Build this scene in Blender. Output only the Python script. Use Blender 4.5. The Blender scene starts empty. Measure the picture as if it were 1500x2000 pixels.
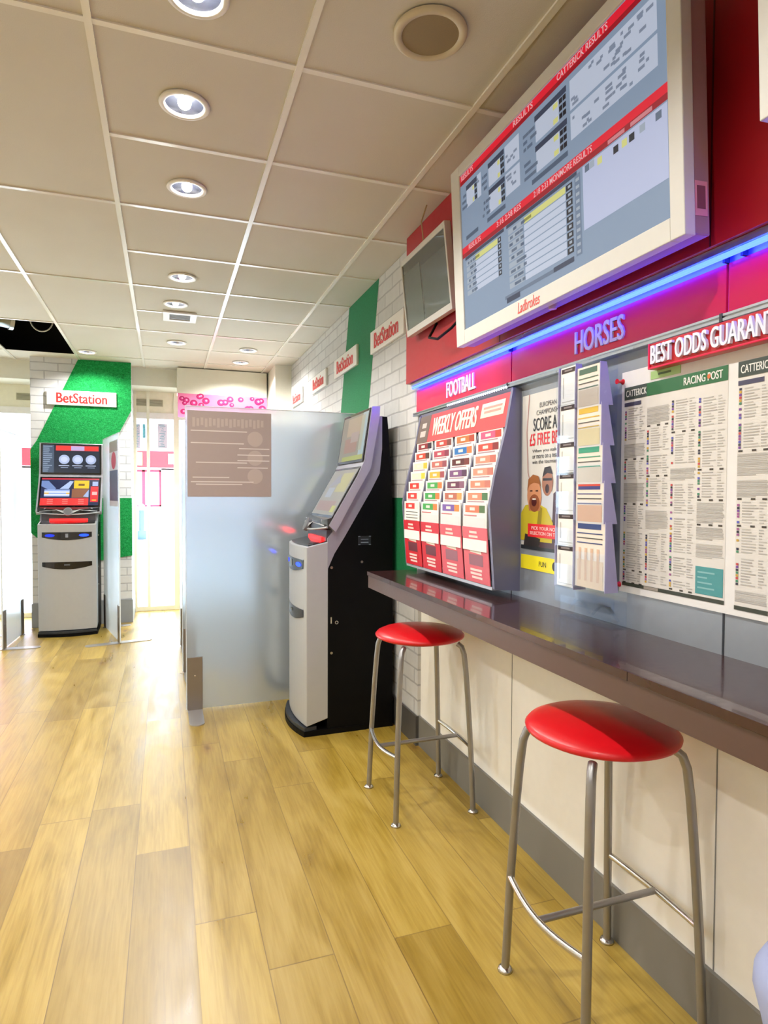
import bpy, math, random
from mathutils import Vector as V
random.seed(7)
C = bpy.context.scene.collection
SC = bpy.context.scene
# ------------------------------------------------------------------ camera, world, exposure
YAW, PIT, ROLL, FPX = .33747, .02843, -.0039, 1219.4
def set_camera():
    from mathutils import Matrix
    cy, sy, cp, sp, cr, sr = math.cos(YAW), math.sin(YAW), math.cos(PIT), math.sin(PIT), math.cos(ROLL), math.sin(ROLL)
    B = Matrix(((1, 0, 0), (0, 0, 1), (0, -1, 0)))
    Rz = Matrix(((cy, -sy, 0), (sy, cy, 0), (0, 0, 1)))
    Rx = Matrix(((1, 0, 0), (0, cp, -sp), (0, sp, cp)))
    Rr = Matrix(((cr, -sr, 0), (sr, cr, 0), (0, 0, 1)))
    R = (Rr @ Rx @ B @ Rz).transposed().to_4x4()
    cd = bpy.data.cameras.new('camera'); co = bpy.data.objects.new('camera', cd); C.objects.link(co)
    co.matrix_world = Matrix.Translation((0, 0, 1.35)) @ R
    cd.sensor_fit = 'VERTICAL'; cd.sensor_height = 36; cd.lens = 36 * FPX / 2000
    cd.clip_start = .02; cd.clip_end = 200
    SC.camera = co
set_camera()
w = bpy.data.worlds.new('world'); SC.world = w; w.use_nodes = True
bg = w.node_tree.nodes['Background']; bg.inputs[0].default_value = (.72, .86, 1, 1); bg.inputs[1].default_value = 11
SC.view_settings.view_transform = 'Standard'; SC.view_settings.look = 'None'
SC.view_settings.exposure = 0.45; SC.view_settings.gamma = 1
SC.cycles.max_bounces = 9; SC.cycles.transparent_max_bounces = 12; SC.cycles.transmission_bounces = 8
SC.cycles.sample_clamp_indirect = 4; SC.cycles.use_denoising = True
sun = bpy.data.lights.new('sun', 'SUN'); sun.energy = 9.0; sun.angle = .02; sun.color = (1, .97, .92)
so = bpy.data.objects.new('sun', sun); C.objects.link(so); so.rotation_euler = (math.radians(38), 0, math.radians(158)); so.location = (0, 12, 9)
SPOT_W = 19.0
SPOT_COL = (1, .975, .93)

# ------------------------------------------------------------------ materials
def lin(c):
    if isinstance(c, str): c = [int(c[i:i + 2], 16) / 255 for i in (0, 2, 4)]
    return tuple(x / 12.92 if x <= .04045 else ((x + .055) / 1.055) ** 2.4 for x in c)
MC = {}
def mat(c, rough=.5, metal=0, emit=0, coat=0, noise=.05, alpha=1, scale=30, spec=.5):
    key = (c, rough, metal, emit, coat, noise, alpha, scale, spec)
    if key in MC: return MC[key]
    m = bpy.data.materials.new('mat_' + str(c)); m.use_nodes = True
    nt = m.node_tree; b = nt.nodes['Principled BSDF']; L = lin(c)
    b.inputs['Base Color'].default_value = (*L, 1); b.inputs['Roughness'].default_value = rough
    b.inputs['Metallic'].default_value = metal; b.inputs['Coat Weight'].default_value = coat
    b.inputs['Specular IOR Level'].default_value = spec
    if alpha < 1: b.inputs['Alpha'].default_value = alpha
    if emit:
        b.inputs['Emission Color'].default_value = (*L, 1); b.inputs['Emission Strength'].default_value = emit
        if emit >= .3: b.inputs['Base Color'].default_value = (L[0] * .15, L[1] * .15, L[2] * .15, 1)
    if noise:
        tc = nt.nodes.new('ShaderNodeTexCoord'); n = nt.nodes.new('ShaderNodeTexNoise'); n.inputs['Scale'].default_value = scale
        n.inputs['Detail'].default_value = 4
        nt.links.new(tc.outputs['Object'], n.inputs['Vector'])
        mr = nt.nodes.new('ShaderNodeMapRange'); mr.inputs[3].default_value = max(0, rough - noise * 1.2); mr.inputs[4].default_value = min(1, rough + noise * 1.2)
        nt.links.new(n.outputs[0], mr.inputs[0]); nt.links.new(mr.outputs[0], b.inputs['Roughness'])
        mx = nt.nodes.new('ShaderNodeMix'); mx.data_type = 'RGBA'; mx.inputs[6].default_value = (*[x * (1 - noise) for x in L], 1); mx.inputs[7].default_value = (*[min(1, x * (1 + noise)) for x in L], 1)
        if not emit:
            nt.links.new(n.outputs[0], mx.inputs[0]); nt.links.new(mx.outputs[2], b.inputs['Base Color'])
    MC[key] = m; return m

class NT:
    def __init__(s, name):
        s.m = bpy.data.materials.new(name); s.m.use_nodes = True; s.nt = s.m.node_tree; s.b = s.nt.nodes['Principled BSDF']
        s.tc = s.nt.nodes.new('ShaderNodeTexCoord').outputs['Object']
    def n(s, t, *ins, **kw):
        x = s.nt.nodes.new(t)
        for k, v in kw.items(): setattr(x, k, v)
        for i, v in enumerate(ins):
            if v is None: continue
            s.put(v, x.inputs[i])
        return x
    def put(s, v, sock):
        if isinstance(v, bpy.types.NodeSocket): s.nt.links.new(v, sock)
        else: sock.default_value = v
    def ma(s, op, a, b=0.0, c=None):
        x = s.nt.nodes.new('ShaderNodeMath'); x.operation = op; s.put(a, x.inputs[0]); s.put(b, x.inputs[1])
        if c is not None: s.put(c, x.inputs[2])
        return x.outputs[0]
    def mix(s, f, a, b, bt='MIX'):
        x = s.nt.nodes.new('ShaderNodeMix'); x.data_type = 'RGBA'; x.blend_type = bt
        s.put(f, x.inputs[0]); s.put(a if not isinstance(a, tuple) else (*a[:3], 1), x.inputs[6]); s.put(b if not isinstance(b, tuple) else (*b[:3], 1), x.inputs[7])
        return x.outputs[2]
    def xyz(s, v=None):
        x = s.n('ShaderNodeSeparateXYZ', v or s.tc); return x.outputs[0], x.outputs[1], x.outputs[2]
    def vec(s, a, b, c):
        return s.n('ShaderNodeCombineXYZ', a, b, c).outputs[0]
    def rmp(s, f, stops):
        x = s.n('ShaderNodeValToRGB', f); e = x.color_ramp.elements
        while len(e) < len(stops): e.new(.5)
        for q, (p, c) in zip(e, stops): q.position = p; q.color = (*c, 1)
        return x.outputs[0]
    def bump(s, h, strength=.2, dist=.01):
        x = s.n('ShaderNodeBump'); x.inputs['Strength'].default_value = strength; x.inputs['Distance'].default_value = dist
        s.put(h, x.inputs['Height']); s.put(x.outputs[0], s.b.inputs['Normal'])

def floor_mat():
    t = NT('wood_floor'); x, y, z = t.xyz()
    xr = t.ma('DIVIDE', t.ma('ADD', x, 4.10), .19); row = t.ma('FLOOR', xr); fx = t.ma('FRACT', xr)
    wr = t.n('ShaderNodeTexWhiteNoise', noise_dimensions='1D'); t.put(row, wr.inputs['W'])
    yr = t.ma('ADD', t.ma('DIVIDE', y, 1.45), t.ma('MULTIPLY', wr.outputs[0], 7.3)); col = t.ma('FLOOR', yr); fy = t.ma('FRACT', yr)
    w2 = t.n('ShaderNodeTexWhiteNoise', t.vec(row, col, 0.0), noise_dimensions='2D'); r = w2.outputs[0]
    gv = t.vec(t.ma('MULTIPLY_ADD', r, 37.0, t.ma('MULTIPLY', x, 5.0)), t.ma('MULTIPLY_ADD', r, 91.0, t.ma('MULTIPLY', y, 1.0)), t.ma('MULTIPLY', r, 13.0))
    g1 = t.n('ShaderNodeTexNoise', gv); g1.inputs['Scale'].default_value = 1.6; g1.inputs['Detail'].default_value = 5; g1.inputs['Distortion'].default_value = 1.1
    gv2 = t.vec(t.ma('MULTIPLY_ADD', r, 11.0, t.ma('MULTIPLY', x, 46.0)), t.ma('MULTIPLY', y, 2.2), 0.0)
    g2 = t.n('ShaderNodeTexNoise', gv2); g2.inputs['Scale'].default_value = 2.2; g2.inputs['Detail'].default_value = 6; g2.inputs['Distortion'].default_value = .6
    f = t.ma('ADD', t.ma('MULTIPLY', g1.outputs[0], .62), t.ma('MULTIPLY', g2.outputs[0], .38))
    base = t.rmp(f, [(.26, lin('80661f')), (.42, lin('a0832f')), (.55, lin('b19542')), (.74, lin('c0a65a'))])
    tone = t.rmp(r, [(0, (.70, .66, .58)), (.45, (.92, .90, .86)), (1, (1.1, 1.1, 1.1))])
    c = t.mix(1.0, base, tone, 'MULTIPLY')
    kv = t.vec(t.ma('MULTIPLY', x, 3.4), t.ma('MULTIPLY', y, 1.7), 0.0)
    nz = t.n('ShaderNodeTexNoise', t.tc); nz.inputs['Scale'].default_value = 9
    kv2 = t.n('ShaderNodeVectorMath', kv, operation='ADD'); sc = t.n('ShaderNodeVectorMath', nz.outputs[1], operation='SCALE'); sc.inputs['Scale'].default_value = .12
    t.put(sc.outputs[0], kv2.inputs[1])
    vo = t.n('ShaderNodeTexVoronoi', kv2.outputs[0]); vo.inputs['Scale'].default_value = 1.0
    k1 = t.n('ShaderNodeMapRange', vo.outputs['Distance'], .05, .17, 1.0, 0.0)
    k2 = t.n('ShaderNodeMapRange', vo.outputs['Distance'], .025, .085, 1.0, 0.0)
    sel = t.n('ShaderNodeSeparateColor', vo.outputs['Color']); gate = t.ma('GREATER_THAN', sel.outputs[0], .25)
    c = t.mix(t.ma('MULTIPLY', t.ma('MULTIPLY', k1.outputs[0], gate), .45), c, lin('8a5d2a'))
    c = t.mix(t.ma('MULTIPLY', t.ma('MULTIPLY', k2.outputs[0], gate), .85), c, lin('4e3418'))
    sx = t.ma('LESS_THAN', fx, .016); sy = t.ma('LESS_THAN', fy, .0028); seam = t.ma('MAXIMUM', sx, sy)
    c = t.mix(t.ma('MULTIPLY', seam, .55), c, lin('5d421c'))
    t.put(c, t.b.inputs['Base Color'])
    ro = t.n('ShaderNodeMapRange', g1.outputs[0], .3, .7, .27, .42); t.put(ro.outputs[0], t.b.inputs['Roughness'])
    t.b.inputs['Specular IOR Level'].default_value = .85
    t.bump(t.ma('SUBTRACT', t.ma('MULTIPLY', g2.outputs[0], .3), seam), .12, .004)
    return t.m
def brick_mat(axis, name, c1='dcdcda', c2='cfcfcd', mo='b2b2b2', bw=.25, rh=.083, msz=.007):
    t = NT(name); x, y, z = t.xyz(); v = t.vec(y if axis == 'y' else x, z, 0.0)
    wv = t.n('ShaderNodeTexNoise', t.tc); wv.inputs['Scale'].default_value = 6; wv.inputs['Detail'].default_value = 5
    sc = t.n('ShaderNodeVectorMath', wv.outputs[1], operation='SCALE'); sc.inputs['Scale'].default_value = .012
    ad = t.n('ShaderNodeVectorMath', v, sc.outputs[0], operation='ADD')
    b = t.n('ShaderNodeTexBrick', ad.outputs[0]); b.inputs['Scale'].default_value = 1; b.inputs['Brick Width'].default_value = bw; b.inputs['Row Height'].default_value = rh
    b.inputs['Mortar Size'].default_value = msz; b.inputs['Mortar Smooth'].default_value = .6
    b.inputs['Color1'].default_value = (*lin(c1), 1); b.inputs['Color2'].default_value = (*lin(c2), 1); b.inputs['Mortar'].default_value = (*lin(mo), 1)
    n = t.n('ShaderNodeTexNoise', t.tc); n.inputs['Scale'].default_value = 18; n.inputs['Detail'].default_value = 6
    c = t.mix(.35, b.outputs[0], t.mix(n.outputs[0], lin('c4c4c2'), lin('ffffff')), 'MULTIPLY')
    t.put(c, t.b.inputs['Base Color']); t.b.inputs['Roughness'].default_value = .6
    t.bump(t.ma('SUBTRACT', t.ma('MULTIPLY', n.outputs[0], .25), b.outputs[1]), .25, .006)
    return t.m
def turf_mat(name, c1, c2, c3, sx=60, bumpy=.8):
    t = NT(name); mp = t.n('ShaderNodeMapping', t.tc); mp.inputs['Scale'].default_value = (1, 1, 2.2)
    n = t.n('ShaderNodeTexNoise', mp.outputs[0]); n.inputs['Scale'].default_value = sx; n.inputs['Detail'].default_value = 5; n.inputs['Distortion'].default_value = 2
    t.put(t.rmp(n.outputs[0], [(.30, lin(c1)), (.48, lin(c2)), (.66, lin(c3))]), t.b.inputs['Base Color'])
    t.b.inputs['Roughness'].default_value = .7; t.b.inputs['Specular IOR Level'].default_value = .25
    t.bump(n.outputs[0], bumpy, .01); return t.m
def ceil_mat():
    t = NT('ceiling_tile'); n = t.n('ShaderNodeTexNoise', t.tc); n.inputs['Scale'].default_value = 260; n.inputs['Detail'].default_value = 3
    n2 = t.n('ShaderNodeTexNoise', t.tc); n2.inputs['Scale'].default_value = 2.2
    t.put(t.mix(n2.outputs[0], lin('cbc5b6'), lin('d5cfc2')), t.b.inputs['Base Color']); t.b.inputs['Roughness'].default_value = .75
    t.bump(n.outputs[0], .35, .002); return t.m
def frosted(name, tint=(.72, .76, .80), haze=.26, clear=.36, rough=.24):
    t = NT(name); nt = t.nt; out = nt.nodes['Material Output']
    t.b.inputs['Base Color'].default_value = (*tint, 1); t.b.inputs['Roughness'].default_value = rough; t.b.inputs['Transmission Weight'].default_value = 1
    t.b.inputs['IOR'].default_value = 1.3
    n = t.n('ShaderNodeTexNoise', t.tc); n.inputs['Scale'].default_value = 3; pass
    tr = t.n('ShaderNodeBsdfTransparent'); tr.inputs[0].default_value = (*tint, 1)
    m1 = t.n('ShaderNodeMixShader'); m1.inputs[0].default_value = clear; nt.links.new(t.b.outputs[0], m1.inputs[1]); nt.links.new(tr.outputs[0], m1.inputs[2])
    tl = t.n('ShaderNodeBsdfTranslucent'); tl.inputs[0].default_value = (.85, .9, .95, 1)
    df = t.n('ShaderNodeBsdfDiffuse'); df.inputs[0].default_value = (.82, .86, .9, 1)
    m2 = t.n('ShaderNodeMixShader'); m2.inputs[0].default_value = .6; nt.links.new(df.outputs[0], m2.inputs[1]); nt.links.new(tl.outputs[0], m2.inputs[2])
    m3 = t.n('ShaderNodeMixShader'); m3.inputs[0].default_value = haze; nt.links.new(m1.outputs[0], m3.inputs[1]); nt.links.new(m2.outputs[0], m3.inputs[2])
    nt.links.new(m3.outputs[0], out.inputs[0]); return t.m
def clear_glass(name, tint=(.96, .99, 1), gloss=.06, fk=.5):
    t = NT(name); nt = t.nt; out = nt.nodes['Material Output']
    tr = t.n('ShaderNodeBsdfTransparent'); tr.inputs[0].default_value = (*tint, 1)
    gl = t.n('ShaderNodeBsdfGlossy'); gl.inputs['Roughness'].default_value = .03
    fr = t.n('ShaderNodeFresnel'); fr.inputs[0].default_value = 1.35
    m = t.n('ShaderNodeMixShader', t.ma('MULTIPLY_ADD', fr.outputs[0], fk, gloss)); nt.links.new(tr.outputs[0], m.inputs[1]); nt.links.new(gl.outputs[0], m.inputs[2])
    nt.links.new(m.outputs[0], out.inputs[0]); return t.m

m_floor = floor_mat(); m_brick_r = brick_mat('y', 'painted_brick_side'); m_brick_f = brick_mat('x', 'painted_brick_front', 'e6e8ea', 'dcdee1', 'b9bbc0')
m_turf = turf_mat('artificial_turf', '006233', '00913f', '2fb061', 48); m_greenp = turf_mat('green_print', '14683f', '1c7648', '2a8455', 90, .1)
m_ceil = ceil_mat(); m_frost = frosted('frosted_acrylic'); m_glass = clear_glass('clear_glass'); m_acr = clear_glass('clear_acrylic', (.95, .97, 1), .008, .07)
cream = mat('fbf9f2', .6, noise=.03); cream2 = mat('e4e2d2', .6, noise=.03); grey = mat('8d8d8b', .55); skirt = mat('77746d', .5)
slat = mat('969ca3', .38, .35, noise=.06); alu = mat('b9c0c8', .3, .9); white = mat('efeee9', .4); silver = mat('b9bbbd', .42, .3, noise=.03)
chrome = mat('c9c7c2', .22, 1); steel = mat('a09f9f', .36, .85, noise=.1); black = mat('060607', .55, spec=.15); blackg = mat('0c0d10', .12, coat=.5); dgrey = mat('2b3036', .45)
red = mat('f21c50', .28, coat=.3, noise=0); redwall = mat('a80f1c', .45); counterm = mat('3d2524', .17, coat=.35, noise=.12, scale=60); vinyl = mat('d1101b', .33, coat=.15)
paper = mat('eeebe6', .7); ink = mat('5a5a58', .8, noise=0); lgrey = mat('bdb9b3', .8, noise=0)

# ------------------------------------------------------------------ mesh building
ORG = {}
class MB:
    def __init__(s, fr=None): s.v = []; s.f = []; s.mi = []; s.mats = []; s.sm = []; s.frame(fr)
    def frame(s, fr=None):
        s.fr = fr
    def T(s, p):
        if s.fr is None: return V(p)
        O, X, Y, N = s.fr; return V(O) + V(X) * p[0] + V(Y) * p[1] + V(N) * p[2]
    def m(s, mt):
        if mt not in s.mats: s.mats.append(mt)
        return s.mats.index(mt)
    def add(s, vs, fs, mt, smooth=False):
        b = len(s.v); s.v += [s.T(p) for p in vs]; k = s.m(mt)
        for f in fs: s.f.append([b + i for i in f]); s.mi.append(k); s.sm.append(smooth)
    def box(s, a, b, mt):
        x0, y0, z0 = a; x1, y1, z1 = b
        vs = [(x, y, z) for x in (x0, x1) for y in (y0, y1) for z in (z0, z1)]
        s.add(vs, [(0, 1, 3, 2), (4, 6, 7, 5), (0, 4, 5, 1), (2, 3, 7, 6), (0, 2, 6, 4), (1, 5, 7, 3)], mt)
    def rect(s, u0, v0, u1, v1, mt, d=.0006):
        s.add([(u0, v0, d), (u1, v0, d), (u1, v1, d), (u0, v1, d)], [(0, 1, 2, 3)], mt)
    def poly(s, pts, mt, d=.0006): s.add([(u, v, d) for u, v in pts], [tuple(range(len(pts)))], mt)
    def ell(s, cu, cv, ru, rv, mt, d=.0008, n=20): s.poly([(cu + ru * math.cos(2 * math.pi * i / n), cv + rv * math.sin(2 * math.pi * i / n)) for i in range(n)], mt, d)
    def prism(s, pts, axis, a, b, mt, smooth=False):
        def P(p, h): return {'x': (h, p[0], p[1]), 'y': (p[0], h, p[1]), 'z': (p[0], p[1], h)}[axis]
        n = len(pts); vs = [P(p, a) for p in pts] + [P(p, b) for p in pts]
        s.add(vs, [tuple(range(n)), tuple(range(2 * n - 1, n - 1, -1))] , mt)
        s.add(vs, [(i, (i + 1) % n, n + (i + 1) % n, n + i) for i in range(n)], mt, smooth)
    def tube(s, path, r, mt, n=12, cap=True):
        path = [V(p) for p in path]; rs = r if isinstance(r, (list, tuple)) else [r] * len(path)
        vs = []; up = None
        for i, p in enumerate(path):
            d = (path[min(i + 1, len(path) - 1)] - path[max(i - 1, 0)]).normalized()
            if up is None: up = V((0, 0, 1)) if abs(d.z) < .9 else V((1, 0, 0))
            a = d.cross(up).normalized(); b = a.cross(d).normalized(); up = b
            vs += [tuple(p + (a * math.cos(2 * math.pi * k / n) + b * math.sin(2 * math.pi * k / n)) * rs[i]) for k in range(n)]
        fs = [(i * n + k, i * n + (k + 1) % n, (i + 1) * n + (k + 1) % n, (i + 1) * n + k) for i in range(len(path) - 1) for k in range(n)]
        s.add(vs, fs, mt, True)
        if cap: s.add(vs[:n], [tuple(range(n))], mt); s.add(vs[-n:], [tuple(range(n))], mt)
    def lathe(s, prof, c, mt, n=32, sx=1, sy=1):
        vs = [(c[0] + r * sx * math.cos(2 * math.pi * k / n), c[1] + r * sy * math.sin(2 * math.pi * k / n), c[2] + z) for r, z in prof for k in range(n)]
        s.add(vs, [(i * n + k, i * n + (k + 1) % n, (i + 1) * n + (k + 1) % n, (i + 1) * n + k) for i in range(len(prof) - 1) for k in range(n)], mt, True)
    def text(s, t, u, v, wd, ht, mt, d=.001, dep=0, bold=.0, italic=0):
        if bold > .004:      # heavier strokes: three passes side by side
            q = bold * ht * .9
            for k, sh in enumerate((-q, 0, q)): s.text(t, u + q + sh, v, wd - 2 * q, ht, mt, d + .00003 * k, dep, .004, italic)
            return
        cu = bpy.data.curves.new('t', 'FONT'); cu.body = t; cu.size = 1; cu.offset = bold; cu.shear = italic; cu.resolution_u = 3
        if dep: cu.extrude = .5
        o = bpy.data.objects.new('t', cu); me = o.to_mesh()
        P = [tuple(q.co) for q in me.vertices]; F = [tuple(p.vertices) for p in me.polygons]
        o.to_mesh_clear(); bpy.data.objects.remove(o); bpy.data.curves.remove(cu)
        if not P: return
        x0 = min(p[0] for p in P); x1 = max(p[0] for p in P); y0 = min(p[1] for p in P); y1 = max(p[1] for p in P)
        s.add([(u + (p[0] - x0) / (x1 - x0) * wd, v + (p[1] - y0) / (y1 - y0) * ht, d + (p[2] + .5) * dep if dep else d) for p in P], F, mt)
    def build(s, name, parent=None, org=None, bevel=0, seg=2):
        if parent is not None: org = ORG[parent.name]
        elif org is None:
            xs = [p.x for p in s.v]; ys = [p.y for p in s.v]; zs = [p.z for p in s.v]
            org = V(((min(xs) + max(xs)) / 2, (min(ys) + max(ys)) / 2, min(zs)))
        org = V(org); me = bpy.data.meshes.new(name); me.from_pydata([tuple(p - org) for p in s.v], [], s.f)
        for mt in s.mats: me.materials.append(mt)
        for p, k, sm in zip(me.polygons, s.mi, s.sm): p.material_index = k; p.use_smooth = sm
        me.validate(); me.update()
        o = bpy.data.objects.new(name, me); C.objects.link(o)
        if parent is not None: o.parent = parent
        else: o.location = org
        ORG[o.name] = org
        if bevel:
            md = o.modifiers.new('bevel', 'BEVEL'); md.width = bevel; md.segments = seg; md.limit_method = 'ANGLE'; md.angle_limit = math.radians(40)
        return o
def tag(o, label=None, cat=None, group=None, kind=None):
    if label: o['label'] = label
    if cat: o['category'] = cat
    if group: o['group'] = group
    if kind: o['kind'] = kind
    return o
def thing(name, loc, label, cat, group=None, rz=0, local=False):
    o = bpy.data.objects.new(name, None); C.objects.link(o); o.location = loc; o.rotation_euler.z = rz; o.empty_display_size = .1
    ORG[o.name] = V((0, 0, 0)) if local else V(loc)
    return tag(o, label, cat, group)
def struct(mb, name, parent=None, bevel=0):
    o = mb.build(name, parent, org=(0, 0, 0), bevel=bevel)
    if parent is None: o['kind'] = 'structure'
    return o
def copy_tree(o, parent=None):
    c = o.copy(); C.objects.link(c); c.parent = parent
    for ch in list(o.children): copy_tree(ch, c)
    return c
def WALL(x, y, z): return ((x, y, z), (0, -1, 0), (0, 0, 1), (-1, 0, 0))     # frame on the right wall seen from the room
def FRONT(x, y, z): return ((x, y, z), (1, 0, 0), (0, 0, 1), (0, -1, 0))     # frame on a wall facing the camera end

# ------------------------------------------------------------------ setting
H = 2.70; WX = 1.28; XL = -3.2; YB = -2.4
m = MB(); m.box((XL, YB, -.1), (1.45, 7.7, 0), m_floor); struct(m, 'floor')
m = MB(); m.box((1.29, YB, 0), (1.43, 7.70, 2.95), cream)
for yy in (1.17, .2, 2.14): m.box((1.2885, yy - .0015, .16), (1.2901, yy + .0015, .885), grey)
struct(m, 'wall_right')
m = MB(); m.box((XL - .12, YB, 0), (XL, 7.7, 2.95), cream); struct(m, 'wall_left')
m = MB(); m.box((XL - .12, YB - .12, 0), (1.43, YB, 2.95), cream); struct(m, 'wall_back')
m = MB(); m.box((1.279, YB, 0), (1.29, 3.07, .16), skirt); m.box((1.262, 3.07, 0), (1.29, 6.6, .16), mat('4f4d49', .5)); struct(m, 'baseboard_right')
# brick graphic panels on the right wall with green stripe
m = MB(); m.box((1.272, 3.07, .16), (1.29, 5.77, H), m_brick_r); m.box((1.272, 5.776, .16), (1.29, 6.6, H), m_brick_r)
m.frame(WALL(1.2715, 0, 0))
m.poly([(-3.73, 2.70), (-3.93, 1.94), (-4.15, 1.33), (-3.085, 1.33), (-3.085, .90), (-4.95, .78), (-4.98, 1.20), (-4.62, 1.99), (-4.40, 2.70)][::-1], m_greenp)
m.frame(); struct(m, 'trim_1')
# far column with turf graphic
m = MB(); m.box((-1.255, 7.03, 0), (-.33, 7.65, H + .02), m_brick_f); struct(m, 'wall_column')
m = MB(); m.prism([(-.82, 2.70), (-.325, 2.70), (-.325, 2.21), (-.62, 1.62), (-.62, 1.30), (-.325, 1.30), (-.325, .70), (-.62, .66), (-.95, .66), (-1.258, .95), (-1.258, 1.78), (-1.20, 1.87)], 'y', 7.015, 7.03, m_turf); struct(m, 'trim_2')
m = MB(); m.box((-1.262, 7.015, 0), (-.323, 7.03, .24), mat('8e9398', .5)); m.box((-.33, 7.03, 0), (-.323, 7.6, .24), mat('8e9398', .5)); struct(m, 'baseboard_column')
# pillars and bulkheads at the shop front
m = MB(); m.box((1.10, 6.60, 0), (1.28, 7.65, H + .02), cream2); struct(m, 'wall_pillar')
m = MB(); m.box((XL, 7.25, 2.51), (1.28, 7.70, 2.95), cream2); struct(m, 'trim_3')
m = MB(); m.box((.13, 7.05, 2.42), (1.08, 7.249, 2.693), cream2); struct(m, 'trim_4')
# grey slat back wall, red upper cladding
m = MB(); m.box((1.268, YB, .885), (1.29, 3.07, 1.93), slat)
for yy in (2.115, 1.14, .165, -.81): m.box((1.2665, yy - .0025, .965), (1.2685, yy + .0025, 1.77), dgrey)
struct(m, 'trim_5')
m = MB(); m.box((1.215, YB, 1.935), (1.29, 3.115, H), redwall)
for yy in (2.13, 1.15): m.box((1.2135, yy - .002, 1.935), (1.2152, yy + .002, H), mat('5c0a12', .5))
struct(m, 'trim_6')

# ceiling tiles
holes = {}
LIGHTS = [(.072, 2.317), (.100, 2.936), (.110, 4.142), (.080, 4.735), (.107, 5.927), (.09, 1.802), (.748, 6.007), (.743, 6.594), (-.694, 6.609)]
OFF = [(-1.35, .9), (-1.4, 2.7), (-1.4, 4.3), (-2.6, 3.4), (.10, .35), (.10, -1.0), (-1.35, -.9), (-2.5, 1.2)]  # unseen downlights added out of view to help light the room
SPK = (.741, 1.719)
def tile(m, x0, x1, y0, y1, z, hs, mt):
    # a flat tile (underside) with round cut-outs, kept as one rectangle per hole
    if not hs: m.add([(x0, y0, z), (x0, y1, z), (x1, y1, z), (x1, y0, z)], [(0, 1, 2, 3)], mt); return
    hs = sorted(hs, key=lambda h: h[1]); cuts = [y0] + [(a[1] + b[1]) / 2 for a, b in zip(hs, hs[1:])] + [y1]
    for (cx, cy, r), a, b in zip(hs, cuts, cuts[1:]):
        n = 40; vs = []
        ang = sorted([2 * math.pi * k / n for k in range(n)] + [math.atan2(yy - cy, xx - cx) % (2 * math.pi) for xx in (x0, x1) for yy in (a, b)])
        for t in ang:
            dx, dy = math.cos(t), math.sin(t); k = 1e9
            if abs(dx) > 1e-9: k = min(k, ((x1 if dx > 0 else x0) - cx) / dx)
            if abs(dy) > 1e-9: k = min(k, ((b if dy > 0 else a) - cy) / dy)
            vs += [(cx + dx * k, cy + dy * k, z), (cx + dx * r, cy + dy * r, z)]
        nn = len(ang); m.add(vs, [(2 * i, 2 * i + 1, 2 * ((i + 1) % nn) + 1, 2 * ((i + 1) % nn)) for i in range(nn)], mt)
XG = [-.20 - .61 * k for k in range(5, 0, -1)] + [-.20, .41, 1.03]
XG[0] = XL
YG = [2.0 + .597 * k for k in range(-8, 9)]
YG = [YB] + [y for y in YG if y > YB] + [7.25]
HX0, HX1, HY0, HY1 = XG[3], XG[4], 5.582, 6.776
bar = mat('f1efe6', .22, coat=.4, noise=0); m = MB(); mg = MB(); allh = [(x, y, .068) for x, y in LIGHTS + OFF]
xs = XG + [1.29]
for i in range(len(xs) - 1):
    x0, x1 = xs[i], xs[i + 1]
    long = x1 <= -.19
    ys = [YG[0]] + [YG[j] for j in range(1, len(YG) - 1) if not (long and j % 2 == (len(YG) - 3 - (1)) % 2 and False)] + [YG[-1]]
    if long: ys = [YB] + [2.0 + 1.194 * k for k in range(-3, 5) if YB < 2.0 + 1.194 * k < 7.2] + [7.25]
    for a, b in zip(ys, ys[1:]):
        if abs(x0 - HX0) < .01 and a < 6.2 < b: HY0, HY1 = a, b; continue
        hs = [h for h in allh if x0 < h[0] < x1 and a < h[1] < b]
        tile(m, x0 + .006, x1 - .006, a + .006, b - .006, H + .004, hs, m_ceil)
        mg.box((x0, b - .011, H - .001), (x1, b + .011, H + .008), bar)
    if i: mg.box((x0 - .011, YB, H - .003), (x0 + .011, 7.25, H + .008), bar)
ceil = struct(m, 'ceiling'); struct(mg, 'trim_7')
m = MB(); vb = mat('050505', .9)
m.box((XL, YB, 3.15), (1.28, 7.7, 3.2), vb)
for a, b in (((HX0 - .25, HY0 - .25, H + .012), (HX0 - .24, HY1 + .25, 3.14)), ((HX1 + .24, HY0 - .25, H + .012), (HX1 + .25, HY1 + .25, 3.14)), ((HX0 - .25, HY1 + .24, H + .012), (HX1 + .25, HY1 + .25, 3.14)), ((HX0 - .25, HY0 - .25, H + .012), (HX1 + .25, HY0 - .24, 3.14))): m.box(a, b, vb)
struct(m, 'trim_8')
t = thing('air_duct', (HX0 + .2, HY0 + .65, 2.80), 'round silver ventilation duct inside the open black ceiling panel', 'duct')
m = MB(); m.tube([(HX0 - .2, HY0 + .62 + .02 * i, 2.93 - .002 * i) for i in range(2)] + [(HX0 + .14, HY0 + .75, 2.90)], .10, mat('8e979c', .35, .7), 20); m.build('pipe', t)
m = MB(); m.tube([(HX0 + .13, HY0 + .745, 2.90), (HX0 + .16, HY0 + .757, 2.90)], .112, mat('c4c8ca', .3, .7), 20); m.build('flange', t)
m = MB(); m.tube([(HX0 + .42 + .09 * math.cos(a), HY0 + .55, 2.86 - .11 * math.sin(a)) for a in [math.pi * k / 14 for k in range(15)]] + [(HX0 + .32, HY0 + .56, 3.1)], .006, mat('d8d8d0', .5), 8)
tag(m.build('cable'), 'pale cable looping down inside the open black ceiling panel', 'cable')

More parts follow.
